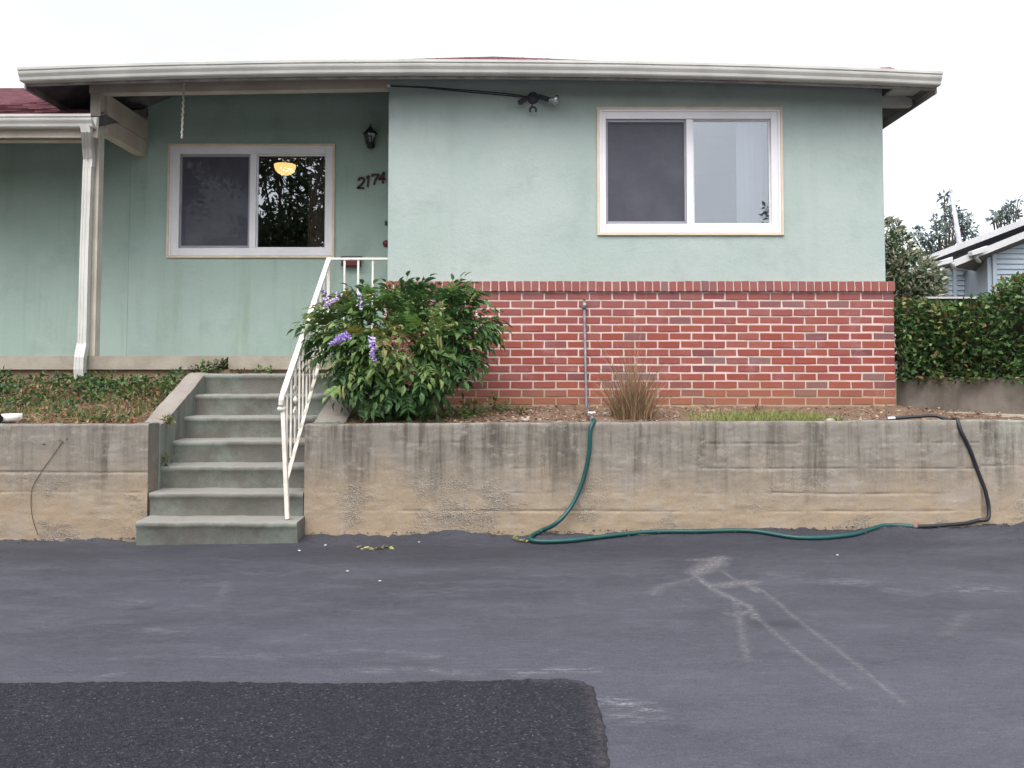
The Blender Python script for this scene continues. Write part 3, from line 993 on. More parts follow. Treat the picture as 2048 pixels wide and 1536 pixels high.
# ---- brick base of the wing: mortar bed, stretchers, cap of bricks on edge
BX0, BX1 = WX0 - 0.035, xat(1790, YB, 700)
mort = MB().box(BX0 + 0.004, BX1 - 0.004, YB + 0.0045, YS + 0.10, E - 0.80, CAP_T - 0.012).box(BX1 - 0.30, BX1 - 0.006, YS + 0.10, 9.6, E - 0.80, CAP_T - 0.014).build('brick_base', MAT['mortar'], house)
ROWS = 14
PITCH_Z = (CAP_B - 0.004 - (zat(810.5, YB))) / ROWS
BH = PITCH_Z - 0.0150
BP = 0.2150
BL = BP - 0.0150


def brick_mesh(l, h, d, seed):
    r = random.Random(seed)
    bm = bmesh.new()
    bmesh.ops.create_cube(bm, size=1)
    for v in bm.verts:
        v.co = Vector((v.co.x * l + r.uniform(-.0028, .0028), v.co.y * d, v.co.z * h + r.uniform(-.0022, .0022)))
    bmesh.ops.bevel(bm, geom=list(bm.edges), offset=0.0032, segments=1, affect='EDGES')
    me = bpy.data.meshes.new('brick')
    bm.to_mesh(me)
    bm.free()
    me.materials.append(MAT['brick'])
    return me


BR = [brick_mesh(BL, BH, 0.06, s) for s in range(6)]
HALF = {}
moff = world_loc(mort)
hidden = MB()
for r_ in range(ROWS):
    zc = CAP_B - 0.004 - PITCH_Z * (r_ + 0.5)
    x = BX1 - (0 if r_ % 2 else BP / 2)                      # right-hand corner: alternate whole and half bricks
    first = True
    cells = []
    if r_ % 2 == 0:
        cells.append((BX1 - BP / 2 + 0.0075, BX1))
    while x > BX0 + 0.02:
        a = max(x - BP, BX0 - 0.0150)
        if x - a > 0.05:
            cells.append((a + 0.0150 if a > BX0 else BX0, x))
        x -= BP
    for (a, b) in cells:
        xc, l = (a + b) / 2, b - a
        jy = random.uniform(-0.0035, 0.0030)
        bxp = VPX + xc * F / YB
        if 1 <= r_ <= 11 and bxp < 880 - 4 * r_:             # fully behind the shrub: joined
            hidden.box(a, b, YB, YB + 0.05, zc - BH / 2, zc + BH / 2)
            continue
        if abs(l - BL) < 0.004:
            me = random.choice(BR)
        else:
            kk = round(l, 3)
            if kk not in HALF:
                HALF[kk] = brick_mesh(l, BH, 0.06, int(kk * 1000))
            me = HALF[kk]
        o = bpy.data.objects.new('brick', me)
        COL.objects.link(o)
        o.parent = mort
        o.location = Vector((xc, YB + 0.03 + jy, zc + random.uniform(-.0012, .0012))) - moff
tag(hidden.build('brick_course', MAT['brick'], mort), kind='stuff')
CP = 0.0768
CAPM = [brick_mesh(CP - 0.0150, CAP_T - CAP_B - 0.004, 0.11, 40 + s) for s in range(4)]
x = BX1 + 0.006
while x - CP > BX0 - 0.01:
    o = bpy.data.objects.new('cap_brick', random.choice(CAPM))
    COL.objects.link(o)
    o.parent = mort
    o.location = Vector((x - CP / 2, YB + 0.026 + random.uniform(-.003, .003), (CAP_T + CAP_B) / 2 + random.uniform(-.002, .002))) - moff
    x -= CP
MB().box(BX0, BX1 + 0.002, YB - 0.018, YB + 0.006, CAP_B + 0.004, CAP_T - 0.008).build('cap_mortar', MAT['mortar'], mort)

# plaster footing showing under the bricks
MB().box(BX0, BX1 + 0.005, YB - 0.006, YB + 0.006, E - 0.75, CAP_B - 0.004 - PITCH_Z * ROWS - 0.004).build('footing', MAT['foundation'], house)

# ---- porch slab, foundation, post, beams
sl = MB()
for a, b in ((-9.0, xat(426, YF)), (xat(456, YF), WX0 - 0.003)):
    sl.box(a, b, YF, YP, zat(739, YF), SLAB_TOP)
# broken corner: a wedge is missing between the two lengths
xa, xb = xat(426, YF), xat(456, YF)
sl.prism([(xa, zat(739, YF)), (xa, SLAB_TOP), (xb, SLAB_TOP), (xb - 0.006, SLAB_TOP - 0.012)], YF, YP, 'Y')
sl.build('porch_slab', MAT['slab'], house, fix=True)
MB().box(-9.0, WX0 - 0.04, YF + 0.045, YF + 0.30, E - 0.75, zat(739, YF) - 0.002).build('foundation', MAT['foundation'], house)

POX0, POX1 = xat(176, 7.92, 400), xat(196, 7.92, 400)
BZ0L, BZ0R = zat(187, 7.93), zat(177, 7.93)
post = MB().box(POX0, POX1, 7.92, 8.02, SLAB_TOP, BZ0L - 0.002)
post.box(POX1 - 0.022, POX1 + 0.006, 7.912, 7.918, SLAB_TOP, BZ0L - 0.004)
post.build('porch_post', MAT['cream'], house, bevel=0.003)
bt = zat(148, 7.93)
b = MB()
b.add([(POX0 - 0.02, 7.93, BZ0L), (WX0 - 0.002, 7.93, BZ0R), (WX0 - 0.002, 7.93, bt), (POX0 - 0.02, 7.93, bt - 0.02),
       (POX0 - 0.02, 8.03, BZ0L), (WX0 - 0.002, 8.03, BZ0R), (WX0 - 0.002, 8.03, bt), (POX0 - 0.02, 8.03, bt - 0.02)],
      [(0, 1, 2, 3), (7, 6, 5, 4), (0, 4, 5, 1), (1, 5, 6, 2), (2, 6, 7, 3), (3, 7, 4, 0)])
b.build('porch_beam', MAT['beam'], house, bevel=0.004)
z_t, z_m, z_b = zat(187, 8.0), zat(230, 8.0), zat(265, 8.0)
MB().box(POX0 + 0.004, POX1 + 0.028, 8.022, YP - 0.002, z_m + 0.002, z_t).build('side_beam', MAT['beam'], house, bevel=0.003)
MB().box(POX0 + 0.002, POX1 + 0.014, 8.022, YP - 0.002, z_b, z_m - 0.002).build('side_beam', MAT['beam'], house, bevel=0.003)
MB().box(-9.0, POX0 - 0.004, 7.93, 8.03, zat(281, 7.93), zat(240, 7.93)).build('porch_beam', MAT['beam'], house, bevel=0.004)

# ---- main roof: hipped, with an eave that has sagged at both ends
GY = 7.46
EX0, EX1, EY = xat(42, GY, 140), xat(1879, GY, 146), 7.58
_g = np.polyfit([EX0, xat(960, GY), EX1], [zat(137, GY), zat(121.5, GY), zat(145, GY)], 2)


def gtop(x):
    return float(np.polyval(_g, x))


SL = 0.402
HALFD = (EX1 - EX0) / 2
APX = Vector(((EX0 + EX1) / 2, EY + HALFD, gtop((EX0 + EX1) / 2) + SL * HALFD))


def front_pt(u, v, lift=0.0):
    x = EX0 + (EX1 - EX0) * u
    e = Vector((x, EY - 0.03, gtop(x) + 0.004))
    return e.lerp(APX, v) + Vector((0, 0, lift))


# front slope courses
nc, nu = 34, 70
V, Q = [], []
for c_ in range(nc):
    v0, v1 = c_ / nc, min(1.0, (c_ + 1.12) / nc)
    for k_ in range(nu + 1):
        u = k_ / nu
        j = 0.010 * float(vnoise(u * 95, c_ * 3.3, 7)) + 0.012 * float(vnoise(u * 14, c_ * 1.7, 9))
        V.append(front_pt(u, v0, 0.016 + j))
        V.append(front_pt(u, v1, 0.010))
        V.append(front_pt(u, v0, -0.004))
    base = c_ * (nu + 1) * 3
    for k_ in range(nu):
        a = base + 3 * k_
        Q.append((a, a + 3, a + 4, a + 1))
        Q.append((a + 2, a + 5, a + 3, a))
roofs = MB()
roofs.v, roofs.f = [tuple(p) for p in V], Q
nl = roofs.build('shingle_course', MAT['shingle'], house, fix=False)
tag(nl, kind='stuff')
# deck (underside) and the other three slopes
DT = 0.11
BLC, BRC = Vector((EX0, EY + 2 * HALFD, gtop(EX0))), Vector((EX1, EY + 2 * HALFD, gtop(EX1)))
d = MB()
nseg = 24
top = [front_pt(i / nseg, 0, 0) for i in range(nseg + 1)]
lo = [p - Vector((0, 0, DT)) for p in top]
d.add(top + lo, [(i, i + 1, i + nseg + 2, i + nseg + 1) for i in range(nseg)])
d.add([p for p in top] + [APX], [(i, i + 1, nseg + 1) for i in range(nseg)])
apl = APX - Vector((0, 0, DT))
d.add([p for p in lo] + [apl], [(i + 1, i, nseg + 1) for i in range(nseg)])
for p, q in ((top[-1], BRC), (BRC, BLC), (BLC, top[0])):
    dn = Vector((0, 0, DT))
    d.add([p, q, APX, p - dn, q - dn, apl], [(0, 1, 2), (4, 3, 5), (0, 3, 4, 1)])
d.build('roof_deck', MAT['soffit'], house, fix=False)
r = MB()
upv = Vector((0, 0, 0.02))
for p, q in ((top[-1], BRC), (BRC, BLC), (BLC, top[0])):
    r.add([p + upv, q + upv, APX + upv, p + upv * 0.2, q + upv * 0.2], [(0, 1, 2), (3, 4, 1, 0)])
r.build('roof_slope', MAT['shingle'], house, fix=False)
# a lifted shingle end at the right of the eave
p0 = front_pt(0.952, 0.012, 0.02)
MB().add([p0, p0 + Vector((0.16, 0.02, 0.012)), p0 + Vector((0.12, 0.12, 0.085)), p0 + Vector((0.02, 0.12, 0.08))], [(0, 1, 2, 3)]).build('lifted_shingle', MAT['shingle'], house)

# fascias: front (behind the gutter) and sides
fz = MB()
for i in range(nseg):
    xa, xb = EX0 + (EX1 - EX0) * i / nseg, EX0 + (EX1 - EX0) * (i + 1) / nseg
    za, zb_ = gtop(xa), gtop(xb)
    hgt = 0.132
    fz.add([(xa, EY - 0.033, za - hgt), (xb, EY - 0.033, zb_ - hgt), (xb, EY - 0.033, zb_ - 0.005), (xa, EY - 0.033, za - 0.005),
            (xa, EY - 0.008, za - hgt), (xb, EY - 0.008, zb_ - hgt), (xb, EY - 0.008, zb_ - 0.005), (xa, EY - 0.008, za - 0.005)],
           [(0, 1, 2, 3), (7, 6, 5, 4), (4, 5, 1, 0), (3, 2, 6, 7)])
fz.build('fascia', MAT['fascia'], house, fix=False)
for ex, s in ((EX0, -1), (EX1, 1)):
    z0 = gtop(ex)
    MB().box(ex + (0.002 if s > 0 else -0.022), ex + (0.022 if s > 0 else -0.002), EY - 0.03, EY + 2 * HALFD, z0 - 0.165, z0 + 0.0).build('side_fascia', MAT['fascia'], house, bevel=0.003)
# outlook block under the right-hand eave and boards closing the eaves
MB().box(WX1 + 0.004, EX1 - 0.03, YS + 0.02, YS + 0.10, gtop(EX1) - 0.16, gtop(EX1) - 0.06).build('lookout', MAT['soffit_light'], house, bevel=0.003)
MB().box(WX1 + 0.004, EX1 - 0.06, EY + 0.06, YS - 0.05, gtop(EX1) - 0.085, gtop(EX1) - 0.07).build('eave_board', MAT['soffit_light'], house)

# main gutter, K-style
prof = [(a_, b_ * 0.92) for a_, b_ in [(0.0, 0.0), (0.0, -0.122), (-0.072, -0.122), (-0.080, -0.112), (-0.086, -0.088), (-0.104, -0.060), (-0.108, -0.046), (-0.108, -0.030), (-0.118, -0.024), (-0.120, 0.0), (-0.112, 0.004), (-0.106, -0.003), (-0.104, -0.026), (-0.012, -0.105), (-0.008, 0.0)]]


def gutter(name, x0, x1, yb, zf, parent, n=40):
    vs, fs = [], []
    m_ = len(prof)
    for i in range(n + 1):
        x = x0 + (x1 - x0) * i / n
        for dy, dz in prof:
            vs.append((x, yb + dy, zf(x) + dz + 0.003 * float(vnoise(x * 2.2, dz * 4, 3))))
    for i in range(n):
        for j in range(m_):
            fs.append((i * m_ + j, i * m_ + (j + 1) % m_, (i + 1) * m_ + (j + 1) % m_, (i + 1) * m_ + j))
    fs += [tuple(range(m_)), tuple(range(n * m_, n * m_ + m_))[::-1]]
    return MB().add(vs, fs).build(name, MAT['gutter'], parent)


gutter('gutter', EX0 - 0.015, EX1 + 0.015, EY - 0.036, gtop, house)

# ---- lower roof over the left part of the porch
LGY, LGX1 = 7.72, xat(183, 7.62, 240)
lz = zat(227.5, LGY - 0.12)
gutter('lower_gutter', -9.0, LGX1, LGY, lambda x: lz + 0.002 * (x + 4), house, 16)
LE = lz + 0.012
dk = MB()
LRX = -4.02
dk.prism([(LGY + 0.002, LE - 0.012), (LGY + 0.002, LE - 0.11), (12.9, LE - 0.11 + SL * 5.18), (18.0, LE - 0.11), (18.0, LE), (12.9, LE - 0.012 + SL * 5.18)], -9.0, LRX, 'X')
dk.build('lower_roof_deck', MAT['soffit'], house)
MB().box(-9.0, LGX1 + 0.006, LGY + 0.004, LGY + 0.026, LE - 0.20, LE - 0.004).build('lower_fascia', MAT['beam'], house)
TAB = {}


def tab_mesh(w, seed):
    rr = random.Random(seed)
    ex = 0.165
    vs = [(-w / 2, -rr.uniform(0.0, .014), 0.020), (w / 2, -rr.uniform(0.0, .014), 0.020), (w / 2, ex, 0.006), (-w / 2, ex, 0.006),
          (-w / 2, -0.004, 0.004), (w / 2, -0.004, 0.004)]
    me = bpy.data.meshes.new('shingle')
    me.from_pydata(vs, [], [(0, 1, 2, 3), (4, 5, 1, 0)])
    me.materials.append(MAT['shingle'])
    return me


TABS = [tab_mesh(0.298, s) for s in range(6)]
tilt = math.atan(SL)
rest = MB()
hoff = world_loc(house)
for c_ in range(36):
    s = 0.142 * c_
    y, z = LGY - 0.035 + s * cos(tilt), LE - 0.014 + s * sin(tilt)
    x = LRX - 0.15 - (0.15 if c_ % 2 else 0)
    while x > -8.8:
        if c_ < 20 and x > -5.6:
            o = bpy.data.objects.new('shingle', random.choice(TABS))
            COL.objects.link(o)
            o.parent = house
            o.location = Vector((x, y, z + random.uniform(0, .007))) - hoff
            o.rotation_euler = (tilt + random.uniform(-0.03, 0.015), random.uniform(-0.012, 0.012), 0)
        else:
            ex = 0.165
            dz = random.uniform(0, .006)
            q = [(x - .149, y, z + .016 + dz), (x + .149, y, z + .016 + dz), (x + .149, y + ex * cos(tilt), z + .008 + ex * sin(tilt)), (x - .149, y + ex * cos(tilt), z + .008 + ex * sin(tilt)), (x - .149, y, z - .004), (x + .149, y, z - .004)]
            rest.add(q, [(0, 1, 2, 3), (4, 5, 1, 0)])
        x -= 0.30
tag(rest.build('shingle_course', MAT['shingle'], house, fix=False), kind='stuff')

# ---- downspout


def rect_tube(pts, w, dpt, name, mat, parent):
    """rectangular pipe along points, all in the plane of the wall (ribbed front)"""
    pts = [Vector(p) for p in pts]
    vs, fs = [], []
    for i, p in enumerate(pts):
        dd = (pts[min(i + 1, len(pts) - 1)] - pts[max(i - 1, 0)]).normalized()
        s = Vector((1, 0, 0))
        u = s.cross(dd).normalized()
        loop = [(-.5, -.5), (-.32, -.5), (-.25, -.42), (-.1, -.42), (-.03, -.5), (.03, -.5), (.1, -.42), (.25, -.42), (.32, -.5), (.5, -.5), (.5, .5), (-.5, .5)]
        for a, b_ in loop:
            vs.append(p + s * (a * w) + u * (-b_ * dpt if u.y < 0 else b_ * dpt))
    n = 12
    for i in range(len(pts) - 1):
        for j in range(n):
            fs.append((i * n + j, i * n + (j + 1) % n, (i + 1) * n + (j + 1) % n, (i + 1) * n + j))
    fs += [tuple(range(n))[::-1], tuple(range((len(pts) - 1) * n, len(pts) * n))]
    return MB().add(vs, fs).build(name, mat, parent)


DY = 7.865
ds = rect_tube([at(172, 250, 7.66), at(174, 262, 7.67), at(176, 295, 7.80), at(178.5, 318, DY), at(178, 335, DY)], 0.088, 0.06, 'downspout', MAT['gutter'], house)
rect_tube([at(177.5, 322, DY), at(171, 500, DY), at(166.5, 690, DY)], 0.082, 0.057, 'pipe', MAT['gutter'], ds)
rect_tube([at(166.5, 684, DY), at(166, 690, DY - 0.002), at(161, 716, DY - 0.075), at(160, 738, DY - 0.08), at(162, 775, DY - 0.05)], 0.09, 0.062, 'outlet_elbow', MAT['gutter'], ds)
MB().bar(at(178, 316, DY), at(178, 323, DY), 0.094, 0.004).build('strap', MAT['gutter'], ds)

# ---- windows
def window(x0, x1, z0, z1, Y, mull0, mull1, inner, frame_in, tint_sash, label):
    """inner: glass opening (x0, x1, z0, z1)"""
    ix0, ix1, iz0, iz1 = inner
    fr = MB()
    fy0, fy1 = Y - 0.006, Y + 0.085
    t = frame_in
    fr.box(x0 + t, ix0, fy0, fy1, z0 + t, z1 - t).box(ix1, x1 - t, fy0, fy1, z0 + t, z1 - t)
    fr.box(ix0, ix1, fy0, fy1, z0 + t, iz0).box(ix0, ix1, fy0, fy1, iz1, z1 - t)
    # raised outer lip
    l = 0.022
    w = fr.build('window', MAT['vinyl'], house, bevel=0.004)
    w['label'] = label
    lip = MB()
    a0, a1, c0, c1 = x0 + t + 0.001, x1 - t - 0.001, z0 + t + 0.001, z1 - t - 0.001
    lip.box(a0, a0 + l, fy0 - 0.012, fy0 - 0.0005, c0, c1).box(a1 - l, a1, fy0 - 0.012, fy0 - 0.0005, c0, c1)
    lip.box(a0 + l, a1 - l, fy0 - 0.012, fy0 - 0.0005, c0, c0 + l).box(a0 + l, a1 - l, fy0 - 0.012, fy0 - 0.0005, c1 - l, c1)
    lip.build('frame_lip', MAT['vinyl'], w, bevel=0.003)
    tr = MB()
    tr.box(x0, x0 + t, Y - 0.022, Y + 0.05, z0, z1).box(x1 - t, x1, Y - 0.022, Y + 0.05, z0, z1)
    tr.box(x0 + t, x1 - t, Y - 0.0225, Y + 0.05, z0, z0 + t).box(x0 + t, x1 - t, Y - 0.0225, Y + 0.05, z1 - t, z1)
    tr.build('trim', MAT['tan_trim'], w, bevel=0.002)
    # right fixed lite with its bead, left sliding sash with screen
    sy = Y + 0.030
    MB().box(mull0, mull1, Y + 0.004, Y + 0.07, iz0 + 0.0005, iz1 - 0.0005).build('mullion', MAT['vinyl'], w, bevel=0.003)
    bd = MB()
    b_ = 0.014
    bd.box(mull1, mull1 + b_, sy, sy + 0.03, iz0, iz1).box(ix1 - b_, ix1, sy, sy + 0.03, iz0, iz1)
    bd.box(mull1 + b_, ix1 - b_, sy, sy + 0.03, iz0, iz0 + b_).box(mull1 + b_, ix1 - b_, sy, sy + 0.03, iz1 - b_, iz1)
    bd.build('glazing_bead', MAT['vinyl'], w, bevel=0.002)
    MB().box(mull1 + b_ - 0.004, ix1 - b_ + 0.004, sy + 0.010, sy + 0.016, iz0 + b_ - 0.004, iz1 - b_ + 0.004).build('pane', MAT['glass'], w)
    sc = MB()
    s_ = 0.020
    sc.box(ix0 + 0.003, ix0 + s_, Y + 0.016, Y + 0.028, iz0 + 0.003, iz1 - 0.003).box(mull0 - s_, mull0 - 0.001, Y + 0.016, Y + 0.028, iz0 + 0.003, iz1 - 0.003)
    sc.box(ix0 + s_, mull0 - s_, Y + 0.016, Y + 0.028, iz0 + 0.003, iz0 + s_ + 0.008).box(ix0 + s_, mull0 - s_, Y + 0.016, Y + 0.028, iz1 - s_ - 0.006, iz1 - 0.003)
    sc.build('screen_frame', tint_sash, w, bevel=0.002)
    MB().add([(ix0 + s_ - .003, Y + 0.022, iz0 + s_), (mull0 - s_ + .003, Y + 0.022, iz0 + s_), (mull0 - s_ + .003, Y + 0.022, iz1 - s_), (ix0 + s_ - .003, Y + 0.022, iz1 - s_)], [(0, 1, 2, 3)]).build('screen', MAT['screen'], w)
    MB().box(ix0 + 0.003, mull0 - 0.002, Y + 0.058, Y + 0.064, iz0 + 0.003, iz1 - 0.003).build('pane', MAT['glass'], w)
    return w


MAT['screen_frame'] = plain('grey screen frame', (0.30, 0.29, 0.33), (0.26, 0.25, 0.29), 0.5, 0.3)
window(wx0, wx1, wz0, wz1, YS, xat(1373.5, YS, 342), xat(1387, YS, 342),
       (xat(1212, YS, 342), xat(1542.5, YS, 342), zat(448, YS), zat(238, YS)), 0.021, MAT['screen_frame'], 'white sliding window over the red brick base')
window(px0, px1, pz0, pz1, YP, xat(499, YP, 400), xat(511.5, YP, 400),
       (xat(358.5, YP, 400), xat(651, YP, 400), zat(496, YP), zat(308, YP)), 0.022, MAT['screen_frame'], 'white sliding window at the back of the porch')


# rooms behind the windows
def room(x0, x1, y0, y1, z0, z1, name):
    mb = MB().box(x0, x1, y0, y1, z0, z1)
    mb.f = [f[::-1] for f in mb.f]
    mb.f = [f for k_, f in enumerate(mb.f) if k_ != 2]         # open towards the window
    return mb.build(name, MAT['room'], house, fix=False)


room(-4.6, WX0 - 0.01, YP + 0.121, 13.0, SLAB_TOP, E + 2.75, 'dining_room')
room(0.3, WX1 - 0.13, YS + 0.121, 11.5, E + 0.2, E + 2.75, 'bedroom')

# ================================================================== THINGS ON THE HOUSE
# pleated blind drawn to the right of the wing window
bx0, bx1 = xat(1478, 8.12), xat(1550, 8.12)
n = 40
P = []
for i in range(n + 1):
    x = bx0 + (bx1 - bx0) * i / n
    y = 8.12 + 0.016 * (abs((i % 8) - 4) / 4.0)
    P.append([(x, y, wz0 - 0.15), (x, y, wz1 + 0.06)])
tag(MB().grid(P).build('window_blind', MAT['blind'], None, origin=(0.5 * (bx0 + bx1), 8.12, wz0 - .15), fix=False), 'pale pleated blind drawn to the right inside the window above the bricks', 'blind')
cx0, cx1 = xat(612, 9.15), xat(662, 9.15)
P = []
for i in range(31):
    x = cx0 + (cx1 - cx0) * i / 30
    P.append([(x, 9.15 + 0.022 * sin(i * 1.5), pz0 - 0.2), (x, 9.15 + 0.022 * sin(i * 1.5), pz1 + 0.05)])
tag(MB().grid(P).build('curtain', MAT['brown_curtain'], None, smooth=True, origin=(.5 * (cx0 + cx1), 9.15, pz0 - .2), fix=False), 'brown curtain hanging at the right inside the porch window', 'curtain')

# lit hanging lamp in the room behind the porch window
lc = at(570, 338, 10.2)
lamp = thing('hanging_lamp', 'lit amber glass bowl lamp hanging inside behind the porch window', 'lamp', lc)
R_ = 0.132
MB().lathe(lc + Vector((0, 0, -0.075)), [(0.012, 0.0), (0.05, 0.004), (0.085, 0.022), (0.112, 0.05), (0.128, 0.085), (0.133, 0.125), (0.126, 0.125), (0.105, 0.055), (0.04, 0.02)], 24).build('lamp_bowl', MAT['lamp'], lamp, smooth=True)
MB().tube([lc + Vector((0, 0, 0.05)), (lc.x, lc.y, E + 2.745)], 0.008, 8).build('lamp_stem', MAT['black_metal'], lamp)
MB().lathe((lc.x, lc.y, E + 2.70), [(0.05, 0.0), (0.055, 0.03), (0.055, 0.045)], 16).build('ceiling_rose', MAT['black_metal'], lamp)

# wall lantern
lq = at(740, 290, YP - 0.09)
lant = thing('wall_lantern', 'black coach lantern on the porch wall above the house number', 'lantern', lq)
zb_ = zat(297, YP - 0.09)
s = 1.0
def ring(r, z):
    return (r, z)
MB().lathe((lq.x, lq.y, zb_), [(0.012, 0.0), (0.034, 0.008), (0.036, 0.035), (0.046, 0.045), (0.046, 0.055)], 8).build('lantern_base', MAT['black_metal'], lant)
bars = MB()
for a_ in range(6):
    t0 = 2 * pi * a_ / 6
    bars.bar((lq.x + 0.042 * cos(t0), lq.y + 0.042 * sin(t0), zb_ + 0.05), (lq.x + 0.062 * cos(t0), lq.y + 0.062 * sin(t0), zb_ + 0.158), 0.008, 0.008)
bars.build('lantern_cage', MAT['black_metal'], lant)
MB().lathe((lq.x, lq.y, zb_ + 0.056), [(0.037, 0.0), (0.056, 0.10)], 12).build('lantern_glass', MAT['bulb_glass'], lant)
MB().lathe((lq.x, lq.y, zb_ + 0.062), [(0.006, 0.0), (0.011, 0.02), (0.011, 0.06), (0.004, 0.075)], 8).build('bulb', MAT['pvc'], lant)
MB().lathe((lq.x, lq.y, zb_ + 0.158), [(0.082, 0.0), (0.078, 0.010), (0.045, 0.038), (0.026, 0.060), (0.016, 0.066), (0.018, 0.076), (0.006, 0.085), (0.003, 0.112)], 6).build('lantern_roof', MAT['black_metal'], lant)
MB().tube([(lq.x, lq.y + 0.03, zb_ + 0.03), (lq.x, lq.y + 0.06, zb_ + 0.02), (lq.x, YP - 0.006, zb_ + 0.06)], 0.009, 8).lathe((lq.x, YP - 0.014, zb_ + 0.06), [(0.034, 0.0), (0.040, 0.013)], 12, 'Y').build('bracket', MAT['black_metal'], lant)

# house number 2174, each digit a rising step higher than the last
num = thing('house_number', 'dark red house number digits rising to the right on the porch wall', 'house number', at(745, 365, YP))
DIG = {
    '2': [[(-.36, .28), (-.25, .47), (0, .5), (.25, .42), (.30, .2), (.12, -.05), (-.36, -.44), (-.1, -.40), (.36, -.44)]],
    '1': [[(-.22, .32), (.03, .5), (.03, -.5)]],
    '7': [[(-.38, .30), (-.34, .44), (.40, .44), (.10, 0), (-.02, -.5)]],
    '4': [[(.14, -.5), (.14, .5), (-.36, -.14), (.38, -.14)]],
}
for ch, (cx_, cy_), hpx in (('2', (722.5, 366.5), 22), ('1', (736, 362.5), 21), ('7', (749.5, 358.5), 21), ('4', (764.5, 355.5), 21)):
    c0 = at(cx_, cy_, YP - 0.012)
    h = hpx * YP / F
    mb = MB()
    for pl in DIG[ch]:
        pts = [Vector((c0.x + x * h * 0.78 + (z * h * 0.10), YP - 0.012, c0.z + z * h)) for x, z in pl]
        for p, q in zip(pts[:-1], pts[1:]):
            mb.bar(p + (p - q).normalized() * 0.006, q + (q - p).normalized() * 0.006, 0.02, 0.022, (0, 1, 0))
    o = mb.build('digit', MAT['number_red'], num, fix=True)
    o['label'] = 'digit ' + ch

# letter box on the porch wall
a, b = at(681, 511, YP - 0.08), at(721, 532, YP - 0.08)
lb = thing('letter_box', 'maroon letter box on the porch wall behind the rail', 'letter box', (a.x, YP - 0.05, b.z))
MB().box(a.x + 0.008, b.x - 0.008, YP - 0.075, YP - 0.002, b.z, a.z - 0.022).build('box', MAT['maroon'], lb, bevel=0.005)
MB().prism([(YP - 0.095, a.z - 0.035), (YP - 0.092, a.z - 0.020), (YP - 0.002, a.z + 0.004), (YP - 0.002, a.z - 0.020), (YP - 0.08, a.z - 0.0205)], a.x - 0.002, b.x + 0.002, 'X').build('lid', plain('brown lid', (0.07, 0.035, 0.03), (0.05, 0.03, 0.026), 0.5), lb)
MB().box(a.x + 0.004, b.x - 0.004, YP - 0.088, YP - 0.078, b.z + 0.004, b.z + 0.03).build('flap', MAT['maroon'], lb, bevel=0.003)

# round maroon bell cover and doorbell, half hidden by the corner of the wing
o = MB().lathe(at(771.5, 486.5, YP - 0.03), [(0.038, 0.028), (0.036, 0.008), (0.024, -0.006), (0.006, -0.010)], 16, 'Y').build('bell_cover', MAT['maroon'], None, smooth=True, origin=at(771.5, 486.5, YP))
tag(o, 'small round maroon fixture on the porch wall beside the wing corner', 'wall fixture')
q = at(772, 446, YP - 0.012)
db = thing('doorbell', 'small black doorbell button on the porch wall above the round maroon fixture', 'doorbell', (q.x, YP, q.z))
MB().box(q.x - 0.014, q.x + 0.016, YP - 0.014, YP - 0.001, q.z - 0.026, q.z + 0.024).build('plate', MAT['black_metal'], db, bevel=0.003)
MB().lathe((q.x, YP - 0.019, q.z), [(0.006, 0.0), (0.007, 0.005)], 10, 'Y').build('button', MAT['dark_plastic'], db)

# twin floodlight with one bulb missing
fc = at(1066, 195, YS - 0.03)
fl = thing('floodlight', 'dark twin floodlight on the green wing wall with one clear bulb', 'floodlight', (fc.x, YS, fc.z))
MB().lathe((fc.x, YS - 0.034, fc.z), [(0.050, 0.0), (0.056, 0.008), (0.056, 0.032)], 16, 'Y').build('junction_box', MAT['dark_plastic'], fl)
for nm, p, q in (('lamp_holder', at(1056, 194, YS - 0.06), at(1039, 205, YS - 0.11)), ('lamp_holder', at(1076, 192, YS - 0.06), at(1096, 199, YS - 0.12))):
    dd = (q - p)
    MB().tube([p - dd * 0.25, p, p + dd * 0.1, p + dd * 0.15, q], [0.012, 0.014, 0.016, 0.023, 0.026], 12).build(nm, MAT['dark_plastic'], fl)
p, q = at(1096, 199, YS - 0.12), at(1117, 200.5, YS - 0.15)
dd = q - p
MB().tube([p, p + dd * 0.2, p + dd * 0.45, p + dd * 0.8, p + dd * 0.97, q], [0.016, 0.018, 0.036, 0.050, 0.044, 0.02], 16).build('bulb', MAT['bulb_glass'], fl, smooth=True)
MB().tube([p, p + dd * 0.15, p + dd * 0.4, p + dd * 0.6], [0.014, 0.014, 0.028, 0.012], 12).build('reflector', MAT['chrome'], fl, smooth=True)
p, q = at(1065, 203, YS - 0.05), at(1064, 213, YS - 0.07)
sn = MB().tube([p, q], 0.008, 8)
c0 = at(1066, 221, YS - 0.08)
arc = [c0 + Vector((0.030 * cos(t), 0, 0.030 * sin(t) + 0.004)) for t in np.linspace(radians(-35), radians(215), 12)]
sn.tube(arc, 0.011, 8)
sn.build('motion_sensor', MAT['dark_plastic'], fl)

